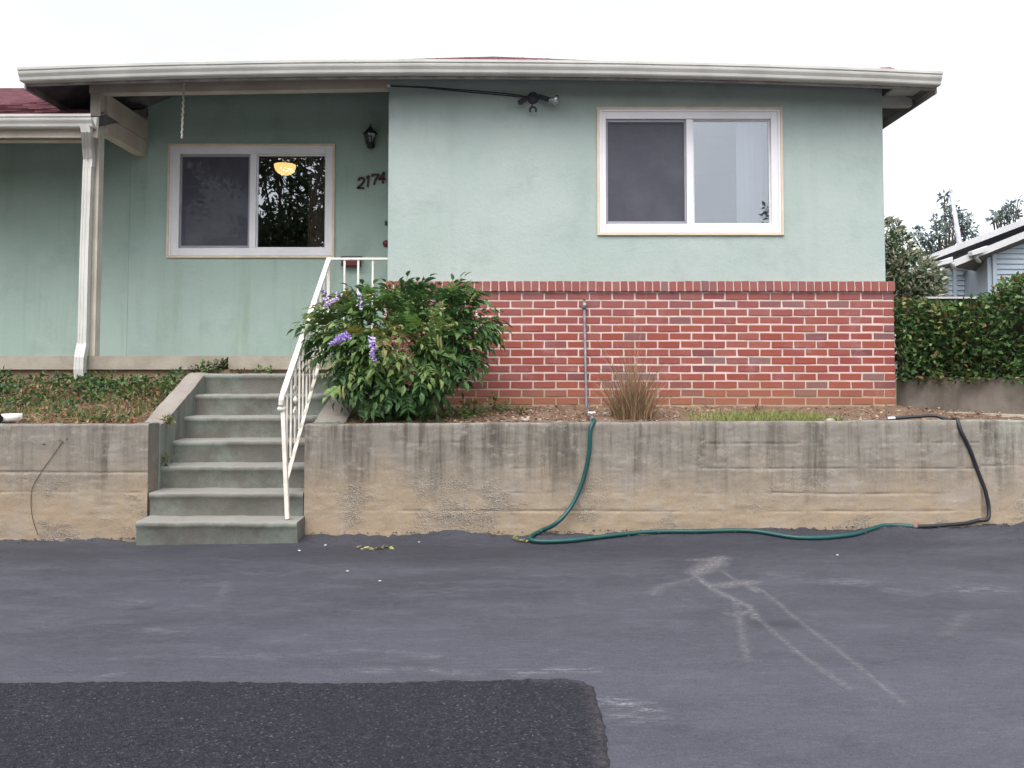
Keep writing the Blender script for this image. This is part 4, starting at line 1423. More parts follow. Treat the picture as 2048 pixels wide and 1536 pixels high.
# twin cable running to it
cab = thing('electric_cable', 'thin twin cable running along the wing wall to the floodlight', 'cable', at(775, 172, YS - 0.01))
for dz, e in ((0.0, 1036), (-0.018, 1040)):
    pts = [at(776, 171.5, YS - 0.008) + Vector((0, 0, dz * 0.2)), at(850, 174, YS - 0.008) + Vector((0, 0, dz * 0.4)), at(940, 181, YS - 0.008) + Vector((0, 0, dz)), at(1000, 186, YS - 0.008) + Vector((0, 0, dz)), at(e, 190, YS - 0.02) + Vector((0, 0, dz)), at(1056, 194, YS - 0.03)]
    MB().tube(pts, 0.0055, 6).build('wire', MAT['dark_plastic'], cab)
MB().box(WX0 - 0.02, WX0 + 0.015, YS - 0.016, YS - 0.002, zat(174.5, YS), zat(170, YS)).build('clip', MAT['pvc'], cab)

# cord hanging from the porch beam
p0, p1 = at(368, 163, 7.90), at(363.5, 274, 7.90)
hc = thing('rope', 'off white twisted cord hanging from the porch beam', 'cord', p0)
pts = [p0.lerp(p1, t) + Vector((0.004 * sin(t * 60), 0.003 * cos(t * 60), 0)) for t in np.linspace(0, 1, 60)]
MB().tube(pts, [0.0075 + 0.0035 * abs(sin(i * 0.9)) for i in range(60)], 6).build('cord', MAT['cord'], hc)
MB().lathe(p1, [(0.004, 0.006), (0.011, 0.0), (0.011, -0.012), (0.004, -0.018)], 8).build('knob', MAT['cord'], hc)
MB().tube([p0 + Vector((0, 0.0, -0.01)), p0 + Vector((0, 0.028, 0.012))], 0.004, 6).build('hook', MAT['galv'], hc)

# ================================================================== STAIR RAIL
XR = -1.795
rail = thing('stair_railing', 'white wrought iron railing with scrolls along the right of the steps', 'railing', (XR, 6.36, stepz[0]))
Y0, Y1 = 6.345, 7.84
ZT0, ZT1 = zat(790, Y0), zat(519, Y1)
ZB0, ZB1 = zat(975, Y0 + 0.02), zat(975, Y0 + 0.02) + (ZT1 - ZT0) * 1.02


def zr(y):
    return ZT0 + (ZT1 - ZT0) * (y - Y0) / (Y1 - Y0)


def zbt(y):
    return ZB0 + (ZB1 - ZB0) * (y - Y0) / (Y1 - Y0)


pb = at(575, 1040, 6.345)
iron = MAT['white_iron']
MB().bar((pb.x, Y0, stepz[0] + 0.004), (XR, Y0, ZT0 - 0.035), 0.032, 0.032, (0, 1, 0)).build('post', iron, rail, bevel=0.003)
zk = zat(818, Y0)
MB().lathe((XR - 0.006, Y0, zk - 0.022), [(0.012, 0.0), (0.030, 0.010), (0.036, 0.024), (0.030, 0.038), (0.012, 0.046)], 14).build('knob', iron, rail, smooth=True)
MB().bar((XR, Y1, SLAB_TOP), (XR, Y1, ZT1 - 0.01), 0.030, 0.030, (0, 1, 0)).build('post', iron, rail, bevel=0.003)
# hand rail with a turned-down lower end
tr = MB()
tr.tube([(XR - 0.004, Y0 - 0.028, ZT0 - 0.075), (XR - 0.002, Y0 - 0.030, ZT0 - 0.04), (XR, Y0 - 0.012, ZT0 - 0.004), (XR, Y0 + 0.03, zr(Y0 + 0.03))], 0.021, 10)
tr.bar((XR, Y0 + 0.015, zr(Y0 + 0.015)), (XR, Y1 + 0.01, zr(Y1 + 0.01)), 0.042, 0.026)
tr.build('hand_rail', iron, rail, bevel=0)
MB().bar((XR + 0.022, Y0 + 0.018, zbt(Y0 + 0.018)), (XR, Y1 - 0.02, zbt(Y1 - 0.02)), 0.028, 0.012).build('bottom_rail', iron, rail)
ys_ = [6.47, 6.585, 6.83, 6.945, 7.06, 7.30, 7.415, 7.53, 7.66]
for yb_ in ys_:
    MB().bar((XR, yb_, zbt(yb_)), (XR, yb_, zr(yb_) - 0.008), 0.014, 0.014, (0, 1, 0)).build('baluster', iron, rail)


def scroll(yc, z0, z1):
    """cast panel: a pair of S scrolls between two balusters"""
    mb = MB()
    zm, hh = (z0 + z1) / 2, (z1 - z0)
    for sg in (-1, 1):
        for k_, (zc, up) in enumerate(((z0 + hh * 0.30, 1), (z0 + hh * 0.70, -1))):
            pts = []
            for t in np.linspace(0, 1, 26):
                a_ = t * 2.3 * pi
                rr = 0.050 * (1 - 0.75 * t)
                pts.append((XR, yc + sg * (0.012 + rr * (1 - cos(a_)) * 0.55), zc + up * (0.085 * (1 - t) - rr * sin(a_) * 0.9)))
            mb.tube(pts, 0.0075, 5)
        mb.tube([(XR, yc + sg * 0.004, z0), (XR, yc + sg * 0.014, z0 + hh * 0.2), (XR, yc + sg * 0.012, z0 + hh * 0.38)], 0.007, 5)
        mb.tube([(XR, yc + sg * 0.004, z1), (XR, yc + sg * 0.014, z1 - hh * 0.2), (XR, yc + sg * 0.012, z1 - hh * 0.38)], 0.007, 5)
    mb.lathe((XR, yc, zm - 0.03), [(0.004, 0), (0.018, 0.018), (0.02, 0.03), (0.018, 0.042), (0.004, 0.06)], 8)
    return mb.build('scroll', iron, rail)


for yc in (6.71, 7.18):
    scroll(yc, zbt(yc), zr(yc) - 0.008)

hr = thing('porch_railing', 'short level white iron railing along the porch edge behind the shrub', 'railing', (-1.5, Y1 + 0.08, SLAB_TOP))
YH = 7.955
MB().bar((XR - 0.005, YH, zat(518, YH)), (WX0 - 0.003, YH, zat(518, YH)), 0.036, 0.022).build('top_rail', iron, hr, bevel=0.003)
MB().bar((XR, YH, SLAB_TOP + 0.09), (WX0 - 0.003, YH, SLAB_TOP + 0.09), 0.028, 0.014).build('bottom_rail', iron, hr)
for i, pxx in enumerate((658.5, 689, 716.5, 745.5)):
    xx = xat(pxx, YH, 560)
    w = 0.026 if i == 0 else 0.018
    MB().bar((xx, YH, SLAB_TOP if i == 0 else SLAB_TOP + 0.085), (xx, YH, zat(518, YH) - 0.010), w, w, (0, 1, 0)).build('post' if i == 0 else 'baluster', iron, hr)

# ================================================================== WATER PIPE, HOSES
wp = thing('water_pipe', 'thin galvanised water pipe with valve rising up the brick base', 'water pipe', at(1172, 830, YB - 0.02))
p_t, p_b = at(1168.5, 607, YB - 0.022), at(1173, 818, YB - 0.03)
tap = at(1181, 838, 6.80)
MB().tube([p_t, p_b, p_b + Vector((0.005, -0.02, -0.05))], 0.0125, 10).build('pipe', MAT['galv'], wp, smooth=True)
vb = MB().lathe(p_t + Vector((0, -0.005, -0.02)), [(0.016, -0.03), (0.022, -0.02), (0.026, 0.0), (0.022, 0.02), (0.012, 0.03), (0.008, 0.05)], 12)
vb.build('valve_body', plain('weathered valve', (0.24, 0.17, 0.17), (0.15, 0.12, 0.12), 0.5, 0.4, 30), wp, smooth=True)
MB().tube([p_t + Vector((-0.016, -0.012, 0.036)), p_t + Vector((0.012, -0.012, 0.036))], 0.006, 8).build('handle', MAT['dark_plastic'], wp)
MB().lathe(p_t + Vector((0, -0.034, -0.008)), [(0.013, 0.0), (0.015, 0.02)], 10, 'Y').build('valve_cap', MAT['chrome'], wp)
soil_z = TOPZ + 0.01
MB().tube([p_b + Vector((0.005, -0.02, -0.04)), Vector((p_b.x + 0.01, YB - 0.2, BRZ + 0.03)), Vector((tap.x - 0.01, 6.95, soil_z + 0.035)), Vector((tap.x, 6.72, soil_z + 0.035))], 0.011, 8).build('ground_pipe', MAT['galv'], wp, smooth=True)
tp = Vector((tap.x, 6.66, TOPZ + 0.028))
MB().lathe(tp + Vector((0, -0.03, 0)), [(0.012, 0.10), (0.020, 0.08), (0.022, 0.05), (0.016, 0.02), (0.018, -0.03), (0.020, -0.05)], 12, 'Y').build('tap', MAT['chrome'], wp, smooth=True)
MB().tube([tp + Vector((0, 0.03, 0.018)), tp + Vector((0, 0.03, 0.05))], 0.007, 8).tube([tp + Vector((-0.028, 0.03, 0.05)), tp + Vector((0.028, 0.03, 0.05))], 0.009, 8).build('tap_handle', MAT['chrome'], wp)


def catmull(pts, n=10):
    pts = [Vector(p) for p in pts]
    out = []
    for i in range(len(pts) - 1):
        p0, p1, p2, p3 = pts[max(i - 1, 0)], pts[i], pts[i + 1], pts[min(i + 2, len(pts) - 1)]
        for k_ in range(n):
            t = k_ / n
            out.append(0.5 * ((2 * p1) + (p2 - p0) * t + (2 * p0 - 5 * p1 + 4 * p2 - p3) * t * t + (3 * p1 - p0 - 3 * p2 + p3) * t ** 3))
    out.append(pts[-1])
    return out


HR = 0.0165
green = [tp + Vector((0, -0.06, 0)), Vector((tap.x + 0.005, YW + 0.02, TOPZ + 0.020)), at(1181, 858, YW - 0.022), at(1178, 905, YW - 0.024), at(1166, 960, YW - 0.026), at(1143, 1012, YW - 0.05), at(1112, 1047, YW - 0.09)]
green += [gpt(1082, 1066, HR), gpt(1062, 1077, HR), gpt(1062, 1084, HR), gpt(1085, 1087, HR), gpt(1140, 1085, HR), gpt(1215, 1077, HR), gpt(1300, 1068, HR), gpt(1400, 1067, HR), gpt(1500, 1073, HR), gpt(1600, 1081, HR), gpt(1700, 1079, HR), gpt(1770, 1069, HR), gpt(1828, 1059, HR)]
gh = thing('garden_hose', 'green garden hose running from the tap down the wall and along the asphalt', 'hose', gpt(1070, 1080))
MB().tube(catmull(green), HR, 10).build('hose', MAT['hose_green'], gh, smooth=True)
MB().tube([tp + Vector((0, -0.035, 0)), tp + Vector((0, -0.085, -0.001))], 0.021, 10).build('coupling', MAT['chrome'], gh)
e0 = gpt(1826, 1059.2, HR)
e1 = gpt(1834, 1058.2, HR)
MB().tube([e0, e1], 0.018, 10).build('end_coupling', MAT['copper'], gh)
blk = [e1, gpt(1880, 1056.5, HR + 0.004), gpt(1930, 1054, HR + 0.012), gpt(1958, 1052, HR + 0.028), at(1975, 1038, YW - 0.03), at(1977.5, 1015, YW - 0.016), at(1970, 980, YW - 0.012), at(1955, 940, YW - 0.012), at(1938, 895, YW - 0.014), at(1922, 862, YW - 0.016)]
blk += [Vector((xat(1911, YW + 0.02), YW + 0.02, TOPZ + 0.032)), at(1898, 841, 6.62), Vector((xat(1870, 6.70), 6.70, TOPZ + 0.052)), Vector((xat(1830, 6.72), 6.72, TOPZ + 0.045)), Vector((xat(1785, 6.74), 6.74, TOPZ + 0.03))]
bh = thing('garden_hose', 'black hose hanging over the wall beside its vertical joint at the right', 'hose', gpt(1960, 1049))
MB().tube(catmull(blk), 0.0145, 10).build('hose', MAT['hose_black'], bh, smooth=True)
en = blk[-1]
MB().tube([en + Vector((0.01, 0, 0)), en + Vector((-0.05, 0.003, -0.003))], 0.018, 10).build('hose_end', MAT['chrome'], bh)

# white pipe lying in the left bed
pa, pb_ = at(8, 845, 6.70), at(46, 842, 6.72)
wpz = TOPZ + 0.035
wpipe = thing('plastic_pipe', 'white plastic pipe end lying among the weeds on the left wall', 'pipe', (pa.x, 6.72, TOPZ))
a = Vector((xat(9, 6.68), 6.66, wpz)); b = Vector((xat(46, 6.72), 6.73, wpz + 0.004))
MB().tube([a, b], 0.036, 14).build('pipe', MAT['pvc'], wpipe, smooth=True)
MB().lathe(a + Vector((0.006, -0.037, 0)), [(0.026, 0.0), (0.026, 0.006)], 14, 'Y').tube([a + Vector((-0.09, -0.004, -0.004)), a + Vector((0.004, 0, 0))], 0.031, 12).build('pipe_mouth', MAT['pipe_shade'], wpipe)  # black plug painted as the shade inside the pipe mouth

# ================================================================== VEGETATION


def leaf_cloud(name, pts, dirs, size, tones, mat, parent, fold=0.25, aspect=0.42, jitter=0.35, up=0.3, kind=None, origin=None):
    """one folded leaf blade (two triangles pairs) per point; dirs are the growth directions"""
    n = len(pts)
    pts = np.asarray(pts, float)
    d = np.asarray(dirs, float) + rng.normal(0, jitter, (n, 3))
    d[:, 2] += up * 0.2
    d /= np.linalg.norm(d, axis=1, keepdims=True) + 1e-9
    rnd = rng.normal(0, 1, (n, 3))
    rnd[:, 2] += 1.2
    s = np.cross(d, rnd)
    s /= np.linalg.norm(s, axis=1, keepdims=True) + 1e-9
    nn = np.cross(s, d)
    Ls = (size if np.ndim(size) else np.full(n, size)) * rng.uniform(0.65, 1.25, n)
    L_ = Ls[:, None]
    w = L_ * aspect
    base = pts
    mid = pts + d * L_ * 0.45
    tip = pts + d * L_ - nn * L_ * 0.12
    l = mid + s * w * 0.5 + nn * L_ * fold * 0.4
    r = mid - s * w * 0.5 + nn * L_ * fold * 0.4
    V = np.stack([base, r, tip, l], 1).reshape(-1, 3)
    i = np.arange(n)[:, None] * 4
    T = np.concatenate([i + np.array([[0, 1, 2]]), i + np.array([[0, 2, 3]])], 0)
    tn = np.asarray(tones, float)
    if tn.ndim == 2 and len(tn) != n:
        pick = rng.integers(0, len(tn), n)
        tn = tn[pick] * rng.uniform(0.75, 1.25, (n, 1))
    C = np.repeat(tn, 4, axis=0)
    o = np_mesh(name, V, T, mat, parent, colors=C, origin=origin)
    if kind:
        o['kind'] = kind
    return o


def blob_points(blobs, n, shell=0.45):
    """points in ellipsoids, denser towards their surface; returns points and outward directions"""
    w = np.array([b[3] * b[4] * b[5] for b in blobs]) ** (2 / 3)
    pick = rng.choice(len(blobs), n, p=w / w.sum())
    B = np.array(blobs)[pick]
    d = rng.normal(0, 1, (n, 3))
    d /= np.linalg.norm(d, axis=1, keepdims=True)
    r = rng.uniform(shell, 1.0, (n, 1)) ** 0.6
    return B[:, :3] + d * r * B[:, 3:6], d


# ---- the flowering shrub: every front leaf (a spray of leaflets on one stalk) is an object
def spray_mesh(seed, mat, pairs=5, ln=0.24, droop=0.5):
    r = random.Random(seed)
    vs, fs = [], []
    pts = [Vector((0, 0, 0))]
    ang = r.uniform(0.15, 0.5)
    bend = -droop * r.uniform(0.7, 1.3) / 8
    for i in range(8):
        a_ = ang + bend * i * 1.6
        pts.append(pts[-1] + Vector((0, cos(a_), sin(a_))) * (ln / 8))
    for i in range(8):
        n_ = len(vs)
        p, q = pts[i], pts[i + 1]
        vs += [p + Vector((0.0016, 0, 0)), p - Vector((0.0016, 0, 0)), q - Vector((0.0014, 0, 0)), q + Vector((0.0014, 0, 0))]
        fs.append((n_, n_ + 1, n_ + 2, n_ + 3))

    def leaflet(p, d, side, l, w):
        n_ = len(vs)
        d = d.normalized()
        up = Vector((0, 0, 1))
        s_ = d.cross(up).normalized()
        nn = s_.cross(d).normalized()
        tip = p + d * l - nn * l * 0.18
        m1, m2 = p + d * l * 0.33 + nn * 0.002, p + d * l * 0.68 - nn * l * 0.03
        vs.extend([p, m1 + s_ * w * 0.5 - nn * 0.004 + nn * w * .22, m2 + s_ * w * 0.36 + nn * w * .16, tip, m2 - s_ * w * 0.36 + nn * w * .16, m1 - s_ * w * 0.5 + nn * w * .22, m1, m2])
        fs.extend([(n_, n_ + 1, n_ + 6), (n_ + 6, n_ + 1, n_ + 2, n_ + 7), (n_ + 7, n_ + 2, n_ + 3), (n_, n_ + 6, n_ + 5), (n_ + 6, n_ + 7, n_ + 4, n_ + 5), (n_ + 7, n_ + 3, n_ + 4)])
    for k_ in range(pairs):
        i = 2 + int(k_ * 6 / pairs)
        d0 = (pts[min(i + 1, 8)] - pts[i]).normalized()
        for sg in (-1, 1):
            dr = d0 * r.uniform(0.45, 0.8) + Vector((sg, 0, r.uniform(-.35, .12)))
            leaflet(pts[i], dr, sg, r.uniform(0.066, 0.100), r.uniform(0.025, 0.036))
    leaflet(pts[8], pts[8] - pts[7], 0, 0.095, 0.042)
    me = bpy.data.meshes.new('leaf')
    me.from_pydata([tuple(v) for v in vs], [], fs)
    me.update()
    me.materials.append(mat)
    return me


SPR = [spray_mesh(s, MAT['bush_leaf'], random.choice((4, 5, 5)), random.uniform(0.19, 0.26), random.uniform(0.4, 1.1)) for s in range(10)]
SPB = [spray_mesh(30 + s, MAT['bronze_leaf'], 4, 0.17, 0.6) for s in range(3)]
SPL = [spray_mesh(40 + s, MAT['lime_leaf'], 5, 0.22, 0.35) for s in range(3)]
def bp(x, y):
    return 797 + (x - 786) * 0.875, 830 - (830 - y) * 0.84


BC = at(800, 836, 7.0)
BC.z = TOPZ + 0.02
bush = thing('flowering_shrub', 'bushy green shrub with pinnate leaves and violet flowers beside the railing', 'shrub', BC)
bl_px = [(672, 640, 6.85, 62), (765, 622, 6.98, 60), (850, 622, 7.05, 66), (922, 612, 7.05, 50), (945, 648, 7.08, 40), (716, 705, 6.78, 54), (800, 700, 6.72, 82), (888, 690, 6.9, 58), (732, 760, 6.78, 55), (820, 762, 6.80, 48), (690, 600, 6.95, 36), (810, 585, 7.0, 30), (925, 575, 7.05, 22), (652, 634, 6.8, 24), (900, 735, 6.95, 30)]
blobs = []
for x_, y_, Y_, r_ in bl_px:
    Y_ += 0.12
    c_ = at(*bp(x_, y_), Y_)
    R_ = r_ * 0.9 * Y_ / F
    blobs.append((c_.x, c_.y, c_.z, R_, R_ * 0.95, R_))
P, D = blob_points(blobs, 760, 0.50)
P2, D2 = blob_points([b for b in blobs if b[3] > 0.17], 240, 0.02)
P, D = np.concatenate([P, P2]), np.concatenate([D, D2])
ctr = np.array(at(790, 690, 7.12))
out = P - ctr
out /= np.linalg.norm(out, axis=1, keepdims=True) + 1e-9
D = 0.55 * D + 0.65 * out + np.array([0, -0.18, 0.10])
dzb = P[:, 2] - TOPZ
ok = (dzb > 0.17) & (np.abs(P[:, 0] - (BC.x - 0.03)) < 0.06 + 0.95 * dzb)
P, D = P[ok], D[ok]
front = np.argsort(-(out[ok][:, 1] * -1.0 + 0.35 * D[:, 2] + 0.25 * np.abs(out[ok][:, 0]) + rng.normal(0, 0.1, len(P))))
boff = world_loc(bush)
rest_v, rest_f = [], []


def spray_matrix(p, d, roll=None):
    d = Vector(d).normalized()
    q = d.to_track_quat('Y', 'Z')
    mtx = Matrix.Translation(p) @ q.to_matrix().to_4x4() @ Matrix.Rotation(random.uniform(-0.7, 0.7) if roll is None else roll, 4, 'Y') @ Matrix.Scale(random.uniform(0.62, 1.08), 4)
    return mtx


def put_spray(me, p, d):
    o = bpy.data.objects.new('leaf', me)
    COL.objects.link(o)
    o.parent = bush
    o.matrix_local = Matrix.Translation(-boff) @ spray_matrix(p, d)
    return o


for k_, i in enumerate(front):
    if k_ < 268:
        put_spray(random.choice(SPR), Vector(P[i]), D[i])
    else:
        me = random.choice(SPR)
        mtx = spray_matrix(Vector(P[i]), D[i])
        n_ = len(rest_v)
        rest_v += [tuple(mtx @ v.co) for v in me.vertices]
        rest_f += [tuple(a + n_ for a in pl.vertices) for pl in me.polygons]
mb = MB()
mb.v, mb.f = rest_v, rest_f
tag(mb.build('inner_foliage', mk_leaf('shade-darkened inner leaf', 0.5, 0.25), bush, fix=False), kind='stuff')
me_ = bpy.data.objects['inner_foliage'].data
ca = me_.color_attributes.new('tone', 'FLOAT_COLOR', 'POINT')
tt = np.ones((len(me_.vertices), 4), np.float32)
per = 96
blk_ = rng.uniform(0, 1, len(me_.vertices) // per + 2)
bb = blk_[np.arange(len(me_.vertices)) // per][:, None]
tt[:, :3] = np.array([[0.034, 0.085, 0.028]]) * (1 - bb) + np.array([[0.075, 0.16, 0.048]]) * bb  # inner leaves coloured darker: shade inside the shrub put into the tone
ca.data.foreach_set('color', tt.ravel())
# young growth in bronze and lime
for (x_, y_, Y_, dx, dz, ms) in ((645, 588, 6.78, -.5, .7, SPB), (668, 578, 6.8, .1, .8, SPB), (625, 590, 6.75, -.8, .4, SPB), (705, 655, 6.55, -.3, .3, SPB), (725, 652, 6.52, .5, .2, SPB), (765, 640, 6.55, .6, .4, SPB), (745, 660, 6.5, .2, -.2, SPB), (690, 590, 6.8, .5, .6, SPB),
                                (850, 640, 6.5, .8, .3, SPL), (835, 645, 6.48, -.3, .6, SPL), (862, 632, 6.5, .4, .8, SPL), (700, 575, 6.85, .6, .5, SPL), (730, 578, 6.9, .8, .3, SPL), (655, 770, 6.6, -.5, -.6, SPL), (945, 580, 7.0, .7, .7, SPL), (912, 570, 7.0, -.1, 1, SPL), (935, 562, 7.0, .4, 1, SPL)):
    put_spray(random.choice(ms), at(*bp(x_, y_ - 12), Y_ - 0.02), (dx, -0.6, dz))
# sprays that stick out of the outline
for (x_, y_, Y_, dx, dz) in ((628, 630, 6.75, -1, .15), (622, 640, 6.72, -1, -.15), (640, 620, 6.8, -.9, .5), (648, 650, 6.7, -1, -.3), (930, 575, 7.0, .5, 1), (912, 575, 7.05, -.2, 1), (965, 640, 7.0, 1, .2), (970, 650, 6.98, 1, -.2), (955, 620, 7.0, .9, .6), (940, 670, 7.0, 1, -.7), (930, 700, 7.0, .9, -.9), (795, 572, 6.95, -.2, 1), (815, 572, 6.95, .4, 1), (900, 745, 6.95, .7, -1), (885, 760, 6.9, .4, -1), (840, 770, 6.85, .5, -1), (665, 740, 6.7, -.8, -.6), (662, 690, 6.7, -1, -.3), (668, 715, 6.7, -1, -.4), (715, 770, 6.65, -.3, -1)):
    put_spray(random.choice(SPR), at(*bp(x_, y_), Y_ + 0.08), (dx, -0.15, dz))
# stems
rs = random.Random(4)
for k_ in range(9):
    b_ = blobs[k_]
    base = BC + Vector((rs.uniform(-.06, .06), rs.uniform(-.05, .05), -0.04))
    end = Vector(b_[:3])
    mid = base.lerp(end, 0.5) + Vector((rs.uniform(-.08, .08), 0, 0.05))
    MB().tube(catmull([base, mid, end], 6), [0.026 - 0.021 * i / 12 for i in range(13)], 6).build('branch', MAT['stem'], bush, smooth=True)


def raceme(p, d, n, mat, nm='flower'):
    vs, fs = [], []
    r = random.Random(int(p.x * 1000))
    d = Vector(d).normalized()
    mb = MB()
    for i in range(n):
        t = i / n
        c_ = p + d * 0.13 * t + Vector((r.uniform(-1, 1), r.uniform(-1, 1), r.uniform(-1, 1))) * 0.028 * (1 - t * 0.75)
        for k2 in range(3):
            a_ = Vector((r.uniform(-1, 1), r.uniform(-1, 1), r.uniform(-1, 1))).normalized()
            b2 = a_.orthogonal().normalized()
            s_ = 0.013
            mb.add([c_, c_ + a_ * s_ + b2 * s_ * .6, c_ + a_ * s_ * 1.5, c_ + a_ * s_ - b2 * s_ * .6], [(0, 1, 2, 3)])
    return mb.build(nm, mat, bush, fix=False)


raceme(at(697, 668, 6.36), (-.85, 0, -.55), 60, MAT['violet'])
raceme(at(690, 670, 6.36), (-.6, 0, -.35), 45, MAT['violet'])
raceme(at(746, 678, 6.34), (-.05, 0, -1), 26, MAT['lilac'])
raceme(at(746, 686, 6.34), (.05, 0, -1), 45, MAT['violet'])
raceme(at(676, 590, 6.52), (-.7, 0, -.7), 20, MAT['lilac'])
raceme(at(648, 583, 6.55), (.1, 0, -.5), 10, MAT['violet'])
raceme(at(718, 588, 6.52), (.05, 0, -1), 10, MAT['lilac'])
# tan seed pods
for x_, y_ in ((680, 770), (687, 772), (876, 668), (882, 672)):
    p = at(x_, y_, 6.5)
    MB().tube([p, p + Vector((-.004, 0, -.03)), p + Vector((.004, 0, -.085)), p + Vector((.006, 0, -.12))], [0.003, 0.010, 0.010, 0.002], 6).build('seed_pod', plain('yellow green pod', (0.24, 0.25, 0.09), (0.18, 0.2, 0.07)), bush, smooth=True)

# ---- clump of dry grass
gc = at(1266, 840, 7.0)
gc.z = TOPZ + 0.0
V, T, C = [], [], []
tones = np.array([(0.30, 0.175, 0.095), (0.22, 0.12, 0.07), (0.36, 0.24, 0.14), (0.17, 0.095, 0.06), (0.14, 0.13, 0.06), (0.42, 0.31, 0.20)])
for i in range(780):
    a_ = random.uniform(0, 2 * pi)
    r0 = random.uniform(0, 0.16)
    p = gc + Vector((r0 * cos(a_) * 1.1, r0 * sin(a_) * 0.7, 0))
    lean = (0.10 + r0 * 2.1) * random.uniform(0.2, 1.5)
    h = random.choice((0.26, 0.36, 0.46, 0.60)) * random.uniform(0.55, 1.12)
    h *= random.uniform(0.75, 1.2) * (1.12 - 2.0 * r0)
    lean *= random.uniform(0.5, 2.0)
    if i % 16 == 0:
        h *= 1.5
        lean *= 1.7
    dirx = Vector((cos(a_ + random.uniform(-.7, .7)), sin(a_ + random.uniform(-.7, .7)) * 0.7, 0))
    w = random.uniform(0.0022, 0.0048)
    side = Vector((random.uniform(-1, 1), random.uniform(-1, 1), 0)).normalized()
    n_ = len(V)
    for k_ in range(5):
        t = k_ / 4
        q = p + dirx * (lean * h * t * (0.45 + 0.75 * t)) + Vector((0, 0, h * (t - 0.16 * lean * t * t)))
        ww = w * (1 - 0.85 * t)
        V += [q + side * ww, q - side * ww]
    for k_ in range(4):
        b0 = n_ + 2 * k_
        T.append((b0, b0 + 1, b0 + 3, b0 + 2))
    c_ = tones[rng.integers(0, len(tones))] * random.uniform(0.7, 1.25)
    C += [c_] * 10
gr = np_mesh('dry_grass_clump', np.array([tuple(v) for v in V]), np.array(T), MAT['dry'], None, colors=np.array(C), origin=gc)
tag(gr, 'upright clump of dry brown grass in front of the brick base', 'grass clump')

# ---- grass strip and weeds at the foot of the bricks


def blades(name, pts, h, w, tones, kind='stuff', lean=0.5):
    V, T, C = [], [], []
    tones = np.array(tones)
    for p in pts:
        a_ = random.uniform(0, 2 * pi)
        hh = h * random.uniform(0.5, 1.3)
        dx = Vector((cos(a_), sin(a_), 0)) * hh * lean * random.uniform(0.3, 1.2)
        side = Vector((random.uniform(-1, 1), random.uniform(-1, 1), 0)).normalized() * w
        p = Vector(p)
        n_ = len(V)
        V += [p + side, p - side, p + dx * 0.4 + Vector((0, 0, hh * .62)) - side * .7, p + dx * .4 + Vector((0, 0, hh * .62)) + side * .7, p + dx + Vector((0, 0, hh))]
        T += [(n_, n_ + 1, n_ + 2), (n_, n_ + 2, n_ + 3), (n_ + 3, n_ + 2, n_ + 4)]
        C += [tones[rng.integers(0, len(tones))] * random.uniform(0.75, 1.25)] * 5
    o = np_mesh(name, np.array([tuple(v) for v in V]), np.array(T), MAT['leaf'], None, colors=np.array(C), origin=tuple(Vector(pts[0])))
    if kind:
        o['kind'] = kind
    return o


def soil_right(y):
    t = (y - YW - 0.15) / (YB + 0.06 - YW - 0.15)
    return TOPZ - 0.02 + (BRZ - TOPZ + 0.02) * t


pts = []
for i in range(3400):
    x_ = random.gauss(1535, 75)
    if not 1375 < x_ < 1672:
        continue
    y_ = random.uniform(6.68, 7.25) if random.random() < 0.7 else random.uniform(6.68, 6.9)
    pts.append((xat(x_, 6.9), y_, soil_right(y_) - 0.005))
tag(blades('grass', pts, 0.058, 0.0035, [(0.20, 0.25, 0.07), (0.27, 0.27, 0.10), (0.14, 0.20, 0.05), (0.33, 0.30, 0.13)]), 'strip of yellow green grass on the wall top under the bricks', 'grass')

weed_tones = [(0.09, 0.19, 0.045), (0.13, 0.25, 0.06), (0.17, 0.27, 0.08), (0.07, 0.14, 0.035)]


def weed(x_, Y_, n, r, h, label, tones=weed_tones, zf=None, size=0.045):
    c_ = Vector((xat(x_, Y_), Y_, (zf if zf is not None else soil_right(Y_))))
    p, dd = blob_points([(c_.x, c_.y, c_.z + h * 0.4, r, r * 0.8, h * 0.6)], n, 0.1)
    p[:, 2] = np.maximum(p[:, 2], c_.z + 0.008)
    w_ = thing('weed', label, 'weed', c_)
    leaf_cloud('weed_leaves', p, dd + np.array([0, 0, 0.4]), size, tones, MAT['leaf'], w_, aspect=0.4, kind='stuff')
    st_ = MB()
    for k_ in range(5):
        e_ = Vector(p[rng.integers(0, len(p))])
        st_.tube([c_ + Vector((random.uniform(-.01, .01), 0, -0.01)), c_.lerp(e_, .55) + Vector((0, 0, .015)), e_], 0.003, 4)
    st_.build('weed_stem', MAT['stem'], w_)
    return w_


weed(912, 7.05, 90, 0.12, 0.08, 'low green weed on the soil right of the shrub trunk')
weed(945, 7.25, 85, 0.11, 0.13, 'bright green leafy weed between the shrub and the pipe')
weed(985, 7.55, 38, 0.06, 0.15, 'small upright green weed against the lowest brick course')
weed(1012, 7.45, 40, 0.07, 0.10, 'small green weed nearest the water pipe')
weed(1040, 7.35, 30, 0.06, 0.06, 'flat reddish green weed left of the water pipe', [(0.16, 0.12, 0.05), (0.12, 0.15, 0.05), (0.20, 0.10, 0.05)])
weed(868, 6.95, 60, 0.12, 0.06, 'dull green weed under the right side of the shrub', [(0.10, 0.13, 0.04), (0.15, 0.16, 0.06)])
weed(1513, 7.3, 14, 0.035, 0.07, 'tiny red leaved seedling beside the strip of grass', [(0.16, 0.05, 0.04), (0.12, 0.06, 0.04)], size=0.04)
weed(1676, 6.60, 26, 0.06, 0.035, 'small weed trailing over the wall beside the grey stone', zf=TOPZ + 0.006, size=0.032)
